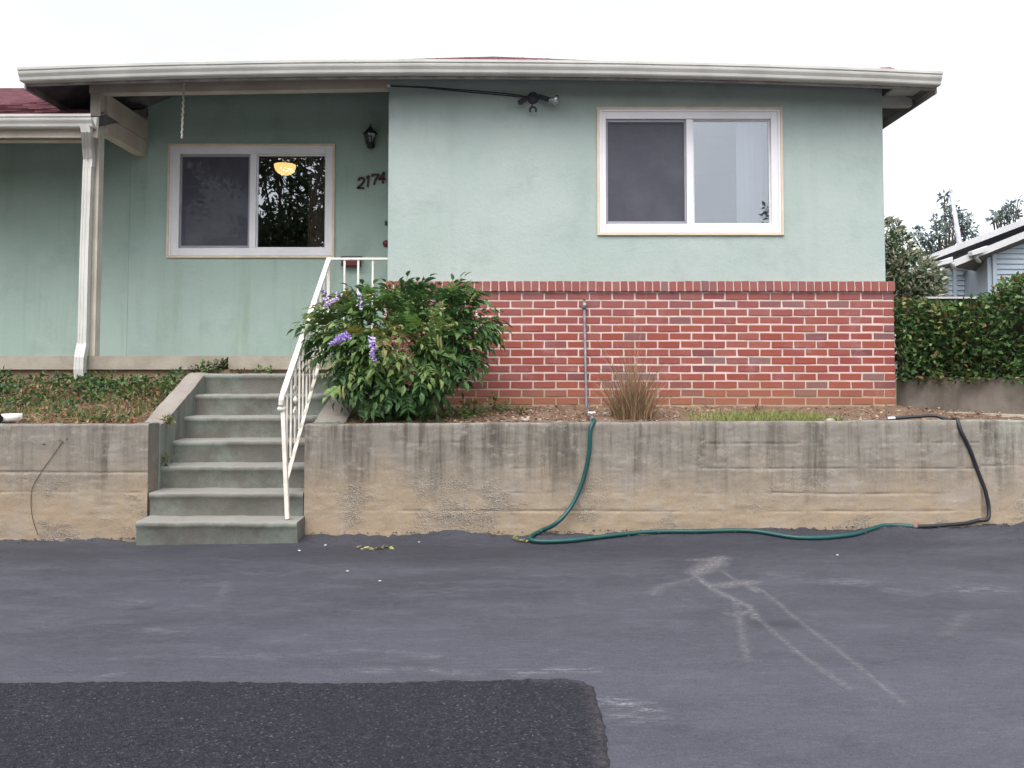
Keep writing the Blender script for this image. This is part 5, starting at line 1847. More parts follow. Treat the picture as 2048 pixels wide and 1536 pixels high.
# leaf litter, gravel and twigs on the right bed
pts, dd = [], []
for i in range(1500):
    x_ = random.uniform(690, 2040) if i % 3 else random.uniform(690, 1200)
    y_ = random.uniform(6.69, 7.78)
    pts.append((xat(x_, y_), y_, soil_right(y_) + random.uniform(0.0, 0.016)))
    a_ = random.uniform(0, 6.28)
    dd.append((cos(a_), sin(a_), 0.15))
o = leaf_cloud('leaf_litter', pts, dd, 0.034, [(0.26, 0.15, 0.09), (0.17, 0.085, 0.055), (0.36, 0.25, 0.15), (0.12, 0.06, 0.045), (0.44, 0.34, 0.24)], MAT['dry'], None, aspect=0.5, kind='stuff', origin=(0, 7, TOPZ))
tag(o, 'dry brown leaf litter scattered over the bare soil under the bricks', 'leaf litter')
mb = MB()
for i in range(420):
    x_ = random.uniform(1000, 2040)
    y_ = random.uniform(6.69, 7.6)
    s_ = random.uniform(0.005, 0.014)
    c_ = Vector((xat(x_, y_), y_, soil_right(y_) + 0.004))
    vs = [c_ + Vector((s_ * random.uniform(.6, 1.3) * sx, s_ * random.uniform(.6, 1.3) * sy, s_ * random.uniform(.3, .9) * sz)) for sx, sy, sz in ((1, 0, 0), (-1, 0, 0), (0, 1, 0), (0, -1, 0), (0, 0, 1), (0, 0, -1))]
    mb.add(vs, [(0, 2, 4), (2, 1, 4), (1, 3, 4), (3, 0, 4), (2, 0, 5), (1, 2, 5), (3, 1, 5), (0, 3, 5)])
tag(mb.build('gravel', MAT['stone'], None, fix=False, origin=(1, 7, TOPZ)), 'small pale gravel scattered on the bare soil', 'gravel', kind='stuff')


def stone(px_, Y_, s_, label, z):
    bm = bmesh.new()
    bmesh.ops.create_icosphere(bm, subdivisions=2, radius=s_)
    for v in bm.verts:
        k_ = 1 + 0.5 * float(vnoise(v.co.x / s_ * 1.3 + px_, v.co.y / s_ * 1.3 + v.co.z / s_, 3))
        v.co = Vector((v.co.x * k_ * 1.25, v.co.y * k_, v.co.z * k_ * 0.62))
    me = bpy.data.meshes.new('stone')
    bm.to_mesh(me)
    bm.free()
    me.materials.append(MAT['stone'])
    o = bpy.data.objects.new('stone', me)
    COL.objects.link(o)
    o.location = (xat(px_, Y_), Y_, z + s_ * 0.35)
    return tag(o, label, 'stone')


stone(1659, 6.57, 0.032, 'small grey stone on the wall top at the right end of the grass', TOPZ + 0.012)
stone(1052, 6.86, 0.03, 'pale stone on the soil a little left of the tap', soil_right(6.86))
stone(1118, 6.74, 0.022, 'small pale stone on the soil close to the tap', soil_right(6.74))
stone(1224, 7.2, 0.065, 'broad sandy stone half buried between tap and dry grass', soil_right(7.2) - 0.02)
stone(1352, 6.74, 0.026, 'small brown stone just right of the dry grass', soil_right(6.74))

# ---- left bed: trailing ground cover, greener at the back, reddish and thin at the front
def soil_left(y):
    t = np.clip((y - YW - 0.15) / (YF + 0.08 - YW - 0.15), 0, 1)
    return TOPZ - 0.02 + (FOUND_Z - TOPZ + 0.02) * t


n = 15000
xs_ = rng.uniform(-6.6, CHK_L0 - 0.02, n)
ys_n = rng.uniform(6.62, 7.86, n)
lump = 0.5 + vnoise(xs_ * 2.6, ys_n * 2.6, 17) + 0.8 * vnoise(xs_ * 6, ys_n * 6, 18)
t_ = (ys_n - 6.62) / 1.24
hmax = np.clip(0.015 + 0.17 * t_ * np.clip(lump + 0.02, 0.0, 1.5) + 0.03 * np.clip(lump, 0, 1), 0.012, 0.20)
zs_ = soil_left(ys_n) + rng.uniform(0.15, 1, n) ** 0.7 * hmax
P = np.stack([xs_, ys_n, zs_], -1)
keep = rng.uniform(0, 1, n) < np.clip(0.38 + 0.55 * t_ + 0.9 * vnoise(xs_ * 3, ys_n * 3, 44), 0.12, 1)
P, t_ = P[keep], t_[keep]
gt = np.array([(0.055, 0.12, 0.035), (0.08, 0.16, 0.045), (0.04, 0.09, 0.03), (0.12, 0.20, 0.06), (0.05, 0.10, 0.055)])
rt = np.array([(0.25, 0.10, 0.055), (0.30, 0.17, 0.09), (0.17, 0.15, 0.055), (0.34, 0.25, 0.15), (0.10, 0.14, 0.045), (0.20, 0.06, 0.045)])
isg = rng.uniform(0, 1, len(P)) < np.clip(-0.05 + 0.95 * t_ + 0.9 * vnoise(P[:, 0] * 4, P[:, 1] * 4, 19), 0.08, 0.93)
tn = np.where(isg[:, None], gt[rng.integers(0, len(gt), len(P))], rt[rng.integers(0, len(rt), len(P))]) * rng.uniform(0.7, 1.3, (len(P), 1))
dirs = rng.normal(0, 1, (len(P), 3))
dirs[:, 2] = np.abs(dirs[:, 2]) * 0.8 + 0.2
o = leaf_cloud('ground_cover', P, dirs, np.where(isg, 0.046, 0.036), tn, MAT['leaf'], None, aspect=0.55, kind='stuff', origin=(-4.2, 7.2, TOPZ))
tag(o, 'trailing green and reddish ground cover in the bed left of the steps', 'ground cover')
pts = []
while len(pts) < 2600:
    x_, y_ = random.uniform(-5.6, CHK_L0 - 0.03), random.uniform(6.66, 7.8)
    if float(vnoise(x_ * 3.5, y_ * 3.5, 91)) + 0.15 * (y_ - 7.2) > -0.05:
        pts.append((x_, y_, float(soil_left(y_)) - 0.004))
tag(blades('grass', pts, 0.085, 0.003, [(0.15, 0.20, 0.06), (0.10, 0.17, 0.045), (0.26, 0.24, 0.10), (0.30, 0.21, 0.12)], lean=0.7), 'thin weedy grass in the bed left of the steps', 'grass')
# dry stems through it
mb = MB()
for i in range(190):
    x_, y_ = random.uniform(-6, CHK_L0 - .05), random.uniform(6.62, 7.5)
    z_ = float(soil_left(y_)) + 0.01
    a_ = random.uniform(0, 6.28)
    l_ = random.uniform(0.06, 0.22)
    p = Vector((x_, y_, z_))
    mb.tube([p, p + Vector((cos(a_) * l_ * .5, sin(a_) * l_ * .4, random.uniform(0.01, 0.06))), p + Vector((cos(a_) * l_, sin(a_) * l_ * .6, random.uniform(0.0, 0.03)))], 0.0026, 4)
tag(mb.build('dry_stems', plain('straw', (0.42, 0.30, 0.19), (0.30, 0.19, 0.12), 0.9), None, origin=(-4.2, 7.2, TOPZ), fix=False), 'straw coloured dry stems lying through the ground cover', 'dry stems', kind='stuff')


def simple_weed(c_, n, r, h, label, tones, size=0.04, stalks=6):
    w_ = thing('weed', label, 'weed', c_)
    p, dd = blob_points([(c_.x, c_.y, c_.z + h * 0.5, r, r * 0.6, h * 0.55)], n, 0.1)
    p[:, 2] = np.maximum(p[:, 2], c_.z + 0.006)
    leaf_cloud('weed_leaves', p, dd + np.array([0, -0.2, 0.3]), size, tones, MAT['leaf'], w_, aspect=0.42, kind='stuff')
    mb = MB()
    for k_ in range(stalks):
        e_ = Vector(p[rng.integers(0, len(p))])
        mb.tube([c_ + Vector((random.uniform(-r, r) * .4, 0, -0.01)), c_.lerp(e_, .5) + Vector((0, 0, .02)), e_], 0.0028, 4)
    mb.build('weed_stem', MAT['stem'], w_)
    return w_


cw = lambda x_, Y_, z: Vector((xat(x_, Y_), Y_, z))
s7 = stepz[6] + 0.004
simple_weed(cw(398, 7.80, s7), 60, 0.11, 0.07, 'dark weed on the top of the left cheek wall', [(0.07, 0.09, 0.035), (0.12, 0.08, 0.05), (0.05, 0.07, 0.03)])
simple_weed(cw(410, 7.78, s7 + 0.02), 36, 0.04, 0.10, 'bright green weed where the cheek wall meets the porch slab', weed_tones)
simple_weed(cw(437, 7.82, s7), 90, 0.07, 0.12, 'green weed growing in the broken notch of the porch slab', [(0.08, 0.13, 0.045), (0.12, 0.12, 0.06), (0.06, 0.10, 0.035)])
simple_weed(cw(520, 7.79, s7), 26, 0.05, 0.06, 'small weed on the top step right of the slab notch', weed_tones)
simple_weed(cw(543, 7.79, s7), 20, 0.03, 0.05, 'tiny weed on the top step next to the railing', weed_tones)
simple_weed(cw(480, 7.80, s7), 40, 0.10, 0.03, 'flat reddish weed along the back of the top step', [(0.16, 0.09, 0.05), (0.12, 0.12, 0.05)], 0.03)
simple_weed(cw(216, 7.80, float(soil_left(7.8))), 90, 0.14, 0.19, 'tall loose weed on the foundation right of the downspout', [(0.09, 0.15, 0.05), (0.14, 0.17, 0.06), (0.06, 0.10, 0.035)], stalks=12)
simple_weed(cw(338, 6.63, TOPZ + 0.002), 46, 0.05, 0.05, 'creeper trailing over the corner where the left cheek wall begins', [(0.14, 0.17, 0.05), (0.20, 0.10, 0.05), (0.22, 0.22, 0.08)], 0.034)
simple_weed(Vector((CHK_L1 + 0.03, 6.72, stepz[2] + 0.0)), 40, 0.045, 0.10, 'green sprig growing at the left end of the third step', [(0.12, 0.18, 0.06), (0.22, 0.24, 0.10)], 0.034)

# dry vine hanging on the left wall
p = [at(126, 882, YW - 0.006), at(110, 905, YW - 0.008), at(85, 940, YW - 0.008), at(65, 975, YW - 0.008), at(62, 1010, YW - 0.008), at(66, 1040, YW - 0.008), at(76, 1070, YW - 0.008)]
vt = thing('dry_vine', 'thin dry vine stem hanging down the left retaining wall', 'vine', p[-1])
MB().tube(catmull(p, 6), 0.0022, 5).build('vine_stem', MAT['stem'], vt)
leaf_cloud('vine_leaf', [tuple(p[0]), tuple(p[0] + Vector((0.02, 0, 0.01))), tuple(at(92, 888, YW - .01))], [(-1, -.2, .2), (1, -.2, .4), (-1, 0, .1)], 0.045, [(0.10, 0.08, 0.05)], MAT['leaf'], vt)

# crumbs of asphalt and dirt gathered along the foot of the walls
mb = MB()
for i in range(520):
    x_ = random.uniform(-4.2, 4.2)
    if -2.95 < x_ < -1.6:
        continue
    y_ = YW - abs(random.gauss(0.02, 0.05))
    s_ = random.uniform(0.003, 0.010)
    c_ = Vector((x_, y_, float(gz(x_, y_)) + 0.012))
    vs = [c_ + Vector((s_ * random.uniform(.6, 1.5) * sx, s_ * random.uniform(.6, 1.3) * sy, s_ * random.uniform(.3, .9) * sz)) for sx, sy, sz in ((1, 0, 0), (-1, 0, 0), (0, 1, 0), (0, -1, 0), (0, 0, 1), (0, 0, -1))]
    mb.add(vs, [(0, 2, 4), (2, 1, 4), (1, 3, 4), (3, 0, 4), (2, 0, 5), (1, 2, 5), (3, 1, 5), (0, 3, 5)])
tag(mb.build('dirt_crumbs', plain('dirt crumbs', (0.12, 0.10, 0.085), (0.05, 0.045, 0.045), 0.95, scale=30), None, fix=False, origin=(0, YW, E - 1.25)), 'crumbs of dirt gathered where the retaining walls meet the asphalt', 'dirt', kind='stuff')

# ---- things fallen on the asphalt
def sprig(pix, label, n, size):
    q = [gpt(*p_, 0.006) for p_ in pix]
    s_ = thing('fallen_sprig', label, 'fallen leaves', gpt(*pix[0]))
    MB().tube(catmull(q, 4), 0.0025, 4).build('stalk', MAT['stem'], s_)
    cp = catmull(q, 12)
    pts, dd = [], []
    for i in range(n):
        p_ = cp[int(len(cp) * (0.05 + 0.9 * i / n))]
        pts.append(tuple(p_))
        a_ = random.uniform(-1.3, 1.3)
        dd.append((cos(a_), sin(a_) * 1.2, 0.15))
    leaf_cloud('leaflet', pts, dd, size, [(0.30, 0.33, 0.12), (0.24, 0.22, 0.09), (0.34, 0.34, 0.16), (0.16, 0.16, 0.06)], MAT['leaf'], s_, aspect=0.45)
    return s_


sprig([(711, 1097), (735, 1099), (760, 1098), (781, 1096)], 'yellow green sprig fallen on the asphalt right of the steps', 16, 0.05)
sprig([(1024, 1079), (1038, 1083), (1056, 1086)], 'small yellowing sprig on the asphalt beside the bend of the green hose', 7, 0.06)
pm = []
for s_ in range(3):
    bm = bmesh.new()
    bmesh.ops.create_icosphere(bm, subdivisions=1, radius=0.0095)
    for v in bm.verts:
        v.co = Vector((v.co.x * random.uniform(0.9, 1.5), v.co.y * random.uniform(.8, 1.3), v.co.z * 0.38))
    me = bpy.data.meshes.new('petal')
    bm.to_mesh(me)
    bm.free()
    me.materials.append(MAT['petal'])
    pm.append(me)
for (x_, y_) in ((776, 1074), (838, 1085), (651, 1091), (599, 1102), (760, 1163), (695, 1143), (1675, 1111)):
    o = bpy.data.objects.new('petal', random.choice(pm))
    COL.objects.link(o)
    o.location = gpt(x_, y_, 0.004)
    o.rotation_euler = (0, 0, random.uniform(0, 6))
    tag(o, 'pale petal fallen on the dark asphalt', 'petal', 'pale petals scattered on the asphalt')

# ================================================================== RIGHT-HAND BACKGROUND
# low concrete wall beside the house, with a lip at its foot
A, B = Vector((xat(1792, 8.05), 8.05)), Vector((xat(2048, 7.15), 7.15))
dirw = (B - A).normalized()
B2 = A + dirw * 5.5
nrm = Vector((-dirw.y, dirw.x))
if nrm.y < 0:
    nrm = -nrm
BEND = 1.35


def gp(u):
    """line of the garden wall: slanting at first, then running on level with the house front"""
    if u < BEND:
        return A + dirw * u
    return A + dirw * BEND + Vector((u - BEND, 0))


def gn(u):
    return nrm if u < BEND - 0.05 else Vector((0, 1)) if u > BEND + 0.05 else (nrm + Vector((0, 1))).normalized()


zw_t, zw_b = zat(758, 8.05), E - 0.75
side = thing('garden_wall', 'low dark stained concrete wall under the hedge right of the house', 'garden wall', (A.x, A.y, zw_b))
m = MT('dark stained concrete', 0.95, 0.1)
c = m.mix(m.rng(m.noise(2.4, 6, 0.65), 0.35, 0.65), (0.135, 0.118, 0.10), (0.215, 0.19, 0.165))
c = m.mix(m.rng(m.noise(1.0, 4, 0.6, m.scaled(6, 6, 0.6)), 0.45, 0.7, 0, 0.6), c, (0.085, 0.078, 0.068))
m.col(c)
m.bump(m.noise(45, 6, 0.7), 0.006, 0.7)
MAT['dark_concrete'] = m.m
n = 60
P = []
for i in range(n + 1):
    q, nrm_ = gp(5.5 * i / n), gn(5.5 * i / n)
    dz = 0.01 * float(vnoise(i * 0.4, 0, 3))
    w2 = q + nrm_ * 0.16
    P.append([(q.x, q.y + 0.006 * float(vnoise(i * .7, 1, 5)), zw_b), (q.x, q.y, (zw_b + zw_t) / 2), (q.x, q.y, zw_t + dz), (w2.x, w2.y, zw_t + dz), (w2.x, w2.y, zw_b)])
MB().grid(P).build('wall_body', MAT['dark_concrete'], side)
MB().add([(A.x, A.y, zw_b), (A.x, A.y, zw_t), (A.x + nrm.x * .16, A.y + nrm.y * .16, zw_t), (A.x + nrm.x * .16, A.y + nrm.y * .16, zw_b)], [(0, 1, 2, 3)]).build('wall_end', MAT['dark_concrete'], side)
lz0 = zat(821, 8.0)
P = []
for i in range(n + 1):
    q = gp(5.5 * i / n)
    f = q - gn(5.5 * i / n) * 0.05
    dz = 0.004 * float(vnoise(i * .9, 2, 8)) - 0.0 * i
    P.append([(f.x, f.y, lz0 - 0.3), (f.x, f.y, lz0 + dz), (q.x, q.y - 0.002, lz0 + 0.006 + dz)])
MB().grid(P).build('wall_lip', plain('pale lip', (0.42, 0.37, 0.30), (0.33, 0.29, 0.23), 0.9), side, fix=False)

# hedge on that wall
hd = thing('hedge', 'dense dark green hedge with reddish tips on the low garden wall', 'hedge', (A.x + 0.8, A.y + 0.3, zw_t))
n = 21000
u = rng.uniform(-0.12, 5.4, n)
v = rng.uniform(0, 1, n)
face_ = rng.uniform(0, 1, n) < 0.72
top_h = 0.80 + 0.05 * vnoise(u * 2, 0 * u, 6) + 0.06 * vnoise(u * 6, 0 * u, 7) + 0.16 * np.clip((u - 0.78) / 0.5, 0, 1)
top_h -= 0.10 * np.exp(-((u - 0.52) / 0.26) ** 2)
depth = np.where(face_, 0.06 * rng.normal(0, 1, n) + 0.10 * vnoise(u * 5, v * 5, 8) + 0.05 * vnoise(u * 14, v * 14, 9), rng.uniform(0, 0.8, n))
hz = np.where(face_, v * top_h, top_h - np.abs(rng.normal(0, 0.05, n)))
hz = hz - 0.055 * rng.uniform(0, 1, n)
bent = u > BEND
nx_, ny_ = np.where(bent, 0.0, nrm.x), np.where(bent, 1.0, nrm.y)
PX = np.where(bent, A.x + dirw.x * BEND + (u - BEND), A.x + dirw.x * u) + nx_ * depth
PY = np.where(bent, A.y + dirw.y * BEND, A.y + dirw.y * u) + ny_ * depth
PZ = zw_t + hz
P = np.stack([PX, PY, PZ], -1)
D = np.stack([-nx_, -ny_, np.where(face_, 0.25, 1.0)], -1)
gt = np.array([(0.04, 0.095, 0.03), (0.065, 0.14, 0.038), (0.03, 0.07, 0.025), (0.10, 0.18, 0.055), (0.19, 0.26, 0.09)])
rt = np.array([(0.20, 0.09, 0.04), (0.15, 0.10, 0.035), (0.17, 0.15, 0.05)])
pr = np.clip(0.02 + 0.55 * np.clip(vnoise(u * 3, hz * 4, 77) + 0.12, 0, 1) * np.exp(-((u - 0.48) / 0.55) ** 2) + 0.25 * (hz > top_h - 0.1) * (vnoise(u * 4, hz, 78) > 0), 0, 0.6)
red = rng.uniform(0, 1, n) < pr
clump = 1 + 0.7 * vnoise(u * 7, hz * 7, 79)
tn = np.where(red[:, None], rt[rng.integers(0, 3, n)], gt[rng.integers(0, 5, n)] * clump[:, None]) * rng.uniform(0.75, 1.25, (n, 1))
leaf_cloud('hedge_leaves', P, D, 0.056, tn, MAT['leaf'], hd, aspect=0.55, jitter=0.75, kind='stuff')
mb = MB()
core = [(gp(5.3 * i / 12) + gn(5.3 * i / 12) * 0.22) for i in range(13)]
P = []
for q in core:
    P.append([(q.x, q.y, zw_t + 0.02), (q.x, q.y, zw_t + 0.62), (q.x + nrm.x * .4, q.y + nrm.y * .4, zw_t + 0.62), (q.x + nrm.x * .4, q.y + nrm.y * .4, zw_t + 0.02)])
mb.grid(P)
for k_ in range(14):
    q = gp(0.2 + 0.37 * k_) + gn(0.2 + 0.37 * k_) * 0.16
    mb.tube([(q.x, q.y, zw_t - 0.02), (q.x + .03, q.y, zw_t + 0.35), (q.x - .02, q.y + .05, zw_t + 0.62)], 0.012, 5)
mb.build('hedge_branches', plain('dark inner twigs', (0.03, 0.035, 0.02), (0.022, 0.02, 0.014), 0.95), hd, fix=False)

# variegated shrub beyond the corner of the wing
vs_c = at(1815, 600, 10.3)
vs_c.z = E - 0.62
vsh = thing('variegated_shrub', 'tall shrub with cream edged leaves behind the right corner of the house', 'shrub', vs_c)
blobs2 = []
for x_, y_, Y_, r_ in ((1772, 470, 10.3, 34), (1790, 500, 10.2, 36), (1800, 540, 10.1, 42), (1830, 545, 10.2, 42), (1860, 560, 10.2, 32), (1840, 590, 10.2, 44), (1795, 590, 10.2, 44), (1760, 540, 10.4, 50), (1830, 640, 10.3, 50)):
    c_ = at(x_, y_, Y_)
    R_ = r_ * Y_ / F
    blobs2.append((c_.x, c_.y, c_.z, R_, R_, R_))
P, D = blob_points(blobs2, 4600, 0.45)
tv = np.array([(0.07, 0.12, 0.05), (0.10, 0.16, 0.07), (0.05, 0.09, 0.045), (0.34, 0.34, 0.23), (0.48, 0.46, 0.36), (0.40, 0.39, 0.29)])
leaf_cloud('shrub_leaves', P, D, 0.085, tv, MAT['leaf'], vsh, aspect=0.4, jitter=0.6, kind='stuff')
for k_ in range(6):
    b_ = blobs2[k_]
    e_ = Vector(b_[:3])
    MB().tube([vs_c + Vector((.05 * k_ - .1, 0, 0)), vs_c.lerp(e_, .5) + Vector((0, 0, .1)), e_], [0.03, 0.02, 0.006], 6).build('branch', MAT['bark'], vsh)

# wooden fence with a white cap rail showing over the hedge
fx0, fx1, FY = xat(1855, 9.9), xat(2060, 9.9), 9.9
fence = thing('garden_fence', 'dark board fence with white cap rail just behind the hedge', 'fence', (fx0, FY, E - 0.62))
fzt = zat(594, FY)
MB().box(fx0 - 0.03, xat(1962, FY), FY - 0.04, FY + 0.06, fzt - 0.022, fzt).build('cap_rail', MAT['white_trim'], fence)
x = fx0
while x < fx1:
    MB().box(x, x + 0.088, FY, FY + 0.02, E - 0.62, fzt - 0.024).build('fence_board', MAT['fence_wood'], fence)
    x += 0.093

# ---- neighbouring house
NY = 15.0
nb = thing('neighbour_house', 'blue grey sided neighbouring house with white sloping eaves beyond the hedge', 'house', (xat(2000, NY), NY, E - 0.62))


def lap_wall(x0, x1, z0, ztop0, ztop1, Y, name, pitch=0.09):
    """clad wall whose top follows a slope; each lap board is a part"""
    w = MB().prism([(x0, z0), (x1, z0), (x1, ztop1), (x0, ztop0)], Y + 0.03, Y + 0.15, 'Y').build(name, MAT['siding'], nb)
    z = zat(600, Y)
    while z < max(ztop0, ztop1):
        zt = z + pitch
        # clip the board against the sloping top
        def xa_at(zz):
            if abs(ztop1 - ztop0) < 1e-6:
                return x0
            return x0 + (x1 - x0) * (zz - ztop0) / (ztop1 - ztop0)
        xs0 = max(x0, min(x1, xa_at(zt))) if ztop1 > ztop0 and zt > ztop0 else x0
        if xs0 < x1 - 0.05:
            MB().add([(xs0, Y - 0.002, z), (x1, Y - 0.002, z), (x1, Y + 0.022, zt), (xs0, Y + 0.022, zt), (xs0, Y + 0.03, z), (x1, Y + 0.03, z)],
                     [(0, 1, 2, 3), (4, 5, 1, 0), (0, 3, 4)]).build('siding_board', MAT['siding'], w, fix=False)
        z = zt
    return w


YL, YR = NY, NY - 0.75
lap_wall(xat(1902, YL), xat(1976, YL), E - 0.62, zat(535, YL), zat(502, YL), YL, 'left_wall')
lap_wall(xat(1990, YR), xat(2210, YR), E - 0.62, zat(497, YR), zat(418, YR), YR, 'right_wall')
MB().box(xat(1983, YR) - 0.02, xat(1990, YR) - 0.002, YR + 0.01, YL - 0.003, E - 0.62, zat(500, YR)).build('return_wall', MAT['siding'], nb)
for xx, Y_, zt in ((1913, YL, 534), (1993, YR, 500)):
    xc = xat(xx, Y_)
    MB().box(xc - 0.035, xc + 0.035, Y_ - 0.03, Y_ - 0.004, E - 0.62, zat(zt, Y_)).build('corner_board', MAT['siding'], nb)


def sloped_slab(p, q, y0, y1, h, name, mat, shear=0.0):
    """p, q: (x, z) of the top edge; extruded in depth"""
    mb = MB().prism([(p[0], p[1]), (q[0], q[1]), (q[0], q[1] - h), (p[0], p[1] - h)], y0, y1, 'Y')
    mb.v = [(x + shear * (y - y0), y, z) for x, y, z in mb.v]
    return mb.build(name, mat, nb)


def xz(px_, py_, Y_):
    v_ = at(px_, py_, Y_)
    return (v_.x, v_.z)


YA = 14.6
dx_ = (540 - 515) / 50
sloped_slab(xz(1845, 515, YA), xz(2200, 380, YA), YA, YA + 0.04, 0.11, 'rake_board', MAT['white_trim'])
a_, b_ = xz(1845, 515, YA), xz(2200, 380, YA)
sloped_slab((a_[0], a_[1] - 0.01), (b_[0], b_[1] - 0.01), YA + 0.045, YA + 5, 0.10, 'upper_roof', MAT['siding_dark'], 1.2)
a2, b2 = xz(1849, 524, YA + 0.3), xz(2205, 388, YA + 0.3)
MB().prism([a2, b2, (b2[0], b2[1] - 0.45), (a2[0] + 0.3, a2[1] - 0.12)], YA + 0.3, YA + 0.4, 'Y').build('gable_shade_panel', MAT['siding_dark'], nb)  # eave underside and wall shade built as a dark panel
YC = 14.0
sloped_slab(xz(1908, 520, YC), xz(2210, 398, YC), YC, YC + 0.04, 0.115, 'eave_board', MAT['white_trim'])
a_, b_ = xz(1908, 520, YC), xz(2210, 398, YC)
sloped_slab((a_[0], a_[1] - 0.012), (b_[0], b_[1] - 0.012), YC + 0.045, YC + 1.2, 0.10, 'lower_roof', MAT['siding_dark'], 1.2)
for (p, q) in (((1867, 526), (1906, 513)), ((1944, 502), (1975, 491))):
    p_, q_ = xz(*p, YC - 0.14), xz(*q, YC - 0.14)
    MB().prism([p_, q_, (q_[0], q_[1] - 0.10), (p_[0] + 0.01, p_[1] - 0.075)], YC - 0.14, YC - 0.003, 'Y').build('gutter_end', MAT['white_trim'], nb, bevel=0.006)
d1 = [at(1905, 526, YC - 0.05), at(1906, 532, YC), at(1912, 536, YC + 0.3), at(1935, 538, YL - 0.06), at(1968, 541, YL - 0.06)]
MB().tube(catmull(d1, 5), 0.035, 8).build('downspout', MAT['white_trim'], nb, smooth=True)
d2 = [at(1952, 511, YC - 0.05), at(1953, 517, YC), at(1958, 522, YC + 0.3), at(1968, 525, YL - 0.2), at(1972, 532, YL - 0.1), at(1972.5, 600, YL - 0.1)]
MB().tube(catmull(d2, 5), 0.035, 8).build('downspout', MAT['white_trim'], nb, smooth=True)
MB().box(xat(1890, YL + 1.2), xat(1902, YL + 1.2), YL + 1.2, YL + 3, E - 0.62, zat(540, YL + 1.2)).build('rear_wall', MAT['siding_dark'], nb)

# ---- leaning pole and loose trees behind
pb0, pb1 = at(1922, 505, 19), at(1902, 380, 19)
dd = (pb1 - pb0)
pole = thing('pole', 'pale slightly leaning pole among the trees behind the neighbouring roof', 'pole', pb0 - dd * 3.2)
MB().tube([pb0 - dd * 3.15, pb0, pb1 - dd * 0.02], [0.09, 0.062, 0.035], 10).build('shaft', MAT['pale_pole'], pole, smooth=True)
MB().tube([pb1 - dd * 0.04, pb1 + dd * 0.02], [0.04, 0.036], 10).build('pole_cap', MAT['pale_pole'], pole)

tree_tones = [(0.13, 0.18, 0.17), (0.17, 0.23, 0.19), (0.11, 0.155, 0.17), (0.22, 0.28, 0.20), (0.18, 0.20, 0.28)]


def loose_tree(name, base_px, base_Y, clumps, n, label, leaf=0.14, tones=tree_tones, group=None, ground=None, cat='tree', loc=None, trunk_r=0.12, mat='leaf'):
    """trunk with limbs reaching each clump; leaves spread in the clumps' volume"""
    base = loc or Vector((xat(base_px, base_Y), base_Y, E - 0.62))
    t = thing(name, label, cat, base, group)
    bl_ = []
    for cdef in clumps:
        c_ = at(cdef[0], cdef[1], base_Y + cdef[3]) if loc is None else Vector(cdef[:3])
        R_ = cdef[2] * base_Y / F if loc is None else cdef[3]
        bl_.append((c_.x, c_.y, c_.z, R_, R_, R_ * 0.75))
    P, D = blob_points(bl_, n, 0.05)
    leaf_cloud('crown', P, D, leaf, tones, MAT[mat], t, aspect=0.42, jitter=0.8, kind='stuff')
    cz = sum(b_[2] for b_ in bl_) / len(bl_)
    cxm = sum(b_[0] for b_ in bl_) / len(bl_)
    cym = sum(b_[1] for b_ in bl_) / len(bl_)
    fork = Vector((base.x * .4 + cxm * .6, base.y * .4 + cym * .6, base.z + (cz - base.z) * 0.62))
    MB().tube([base + Vector((0, 0, -0.05)), base.lerp(fork, .5) + Vector((trunk_r * .6, 0, 0)), fork], [trunk_r * 1.25, trunk_r, trunk_r * .7], 9).build('trunk', MAT['bark'], t, smooth=True)
    lim = MB()
    for b_ in bl_:
        e_ = Vector(b_[:3])
        mid = fork.lerp(e_, .5) + Vector((0, 0, -0.05 * (e_ - fork).length))
        lim.tube([fork, mid, e_], [trunk_r * .42, trunk_r * .26, trunk_r * .09], 5)
        for k_ in range(4):
            q = Vector((random.uniform(-1, 1), random.uniform(-1, 1), random.uniform(-.4, .9))) * b_[3] * .9
            lim.tube([mid.lerp(e_, random.uniform(.4, 1)), e_ + q], [trunk_r * .1, trunk_r * .04], 4)
    lim.build('limbs', MAT['bark'], t, fix=False)
    return t


loose_tree('tree', 1910, 21, [(1888, 392, 9, 0), (1899, 410, 14, .3), (1908, 428, 16, -.3), (1925, 440, 18, .2), (1890, 445, 18, 0), (1870, 440, 9, .2), (1878, 465, 20, -.2), (1935, 460, 18, .3), (1910, 475, 24, .5), (1948, 475, 12, .1), (1855, 480, 18, 0), (1835, 462, 10, .2), (1826, 470, 8, -.2), (1862, 500, 20, .3), (1890, 500, 22, .3)], 1000,
           'tall loose blue green tree round the pale leaning pole')
loose_tree('tree', 2012, 22, [(2036, 402, 7, 0), (2022, 410, 9, .3), (2015, 425, 12, -.2), (2028, 432, 12, .2), (2000, 430, 9, 0), (1990, 425, 6, .2), (1985, 440, 8, -.2), (2010, 445, 12, .2)], 300,
           'small airy tree rising above the right end of the neighbouring roof')

# ---- trees across the drive, mirrored in the windows or added to darken the porch
dark_tones = [(0.05, 0.08, 0.035), (0.035, 0.06, 0.03), (0.07, 0.10, 0.04), (0.06, 0.065, 0.035)]


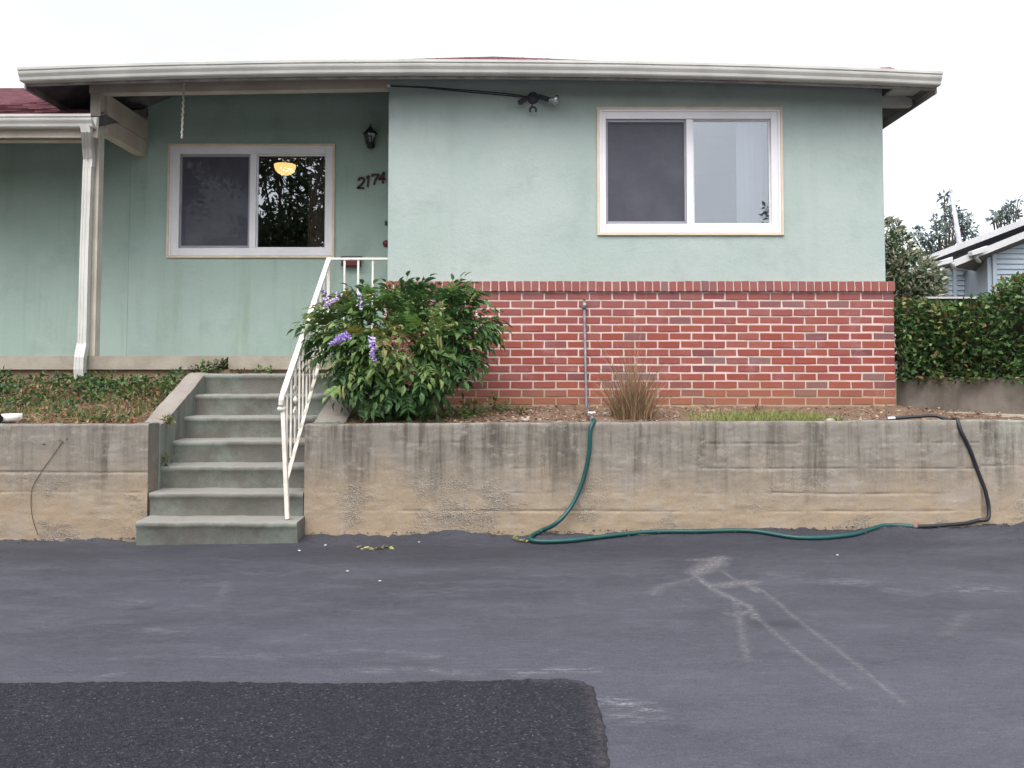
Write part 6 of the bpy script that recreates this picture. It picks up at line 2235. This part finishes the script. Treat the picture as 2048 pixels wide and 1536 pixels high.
def far_tree(x, y, h, r, label, n=1500, leaf=0.30, low=0.35):
    zg = E - 1.45
    rr = random.Random(int(x * 10 + y))
    cl_ = []
    for k_ in range(11):
        a_ = rr.uniform(0, 6.28)
        q = rr.uniform(0.1, 0.8) * r
        cl_.append((x + q * cos(a_), y + q * sin(a_), zg + h * rr.uniform(low, 0.95), r * rr.uniform(0.28, 0.5)))
    return loose_tree('tree', 0, 0, cl_, n, label, leaf, dark_tones, loc=Vector((x, y, zg)), trunk_r=0.16)


far_tree(-6.6, -6.5, 11.5, 3.8, 'dark leafy tree across the drive, mirrored in the right pane of the porch window', 8000, 0.26, 0.12)
far_tree(-12.5, -8.0, 11.0, 4.2, 'second dark tree across the drive, mirrored in the left pane of the porch window', 6500, 0.30, 0.12)
far_tree(-19.0, -5.0, 11.0, 4.5, 'broad unseen tree added far left across the drive to darken the porch', 4200, 0.42, 0.12)  # added out of view to keep low sky light off the porch
far_tree(-9.5, -18.5, 12.5, 4.6, 'tallest tree, added behind the one mirrored in the right porch pane to darken the porch', 4600, 0.42, 0.12)  # extra tree, put in to darken the porch
# wooded skyline all along the far side of the drive
n = 9000
aa = rng.uniform(radians(-190), radians(10), n)
hh = 4.4 + 2.2 * vnoise(aa * 6, 0 * aa, 5) + 2.0 * vnoise(aa * 23, 0 * aa, 6)
rr_ = 34 + rng.uniform(-2, 2, n)
P = np.stack([rr_ * np.cos(aa), rr_ * np.sin(aa), E - 1.45 + hh * rng.uniform(0, 1, n) ** 0.7], -1)
o = leaf_cloud('treeline', P, rng.normal(0, 1, (n, 3)), 1.5, dark_tones, MAT['leaf'], None, aspect=0.8, kind='stuff', origin=(0, -34, E - 1.45))
tag(o, 'far wooded skyline across the drive, mirrored low in the windows', 'treeline')
far_tree(9.4, -14.5, 7.4, 1.7, 'slender tree across the drive, mirrored at the right of the wing window', 1100, 0.26, 0.3)
far_tree(5.4, -19.0, 5.2, 1.9, 'rounded tree across the drive, mirrored at the foot of the wing window', 1100, 0.26, 0.3)
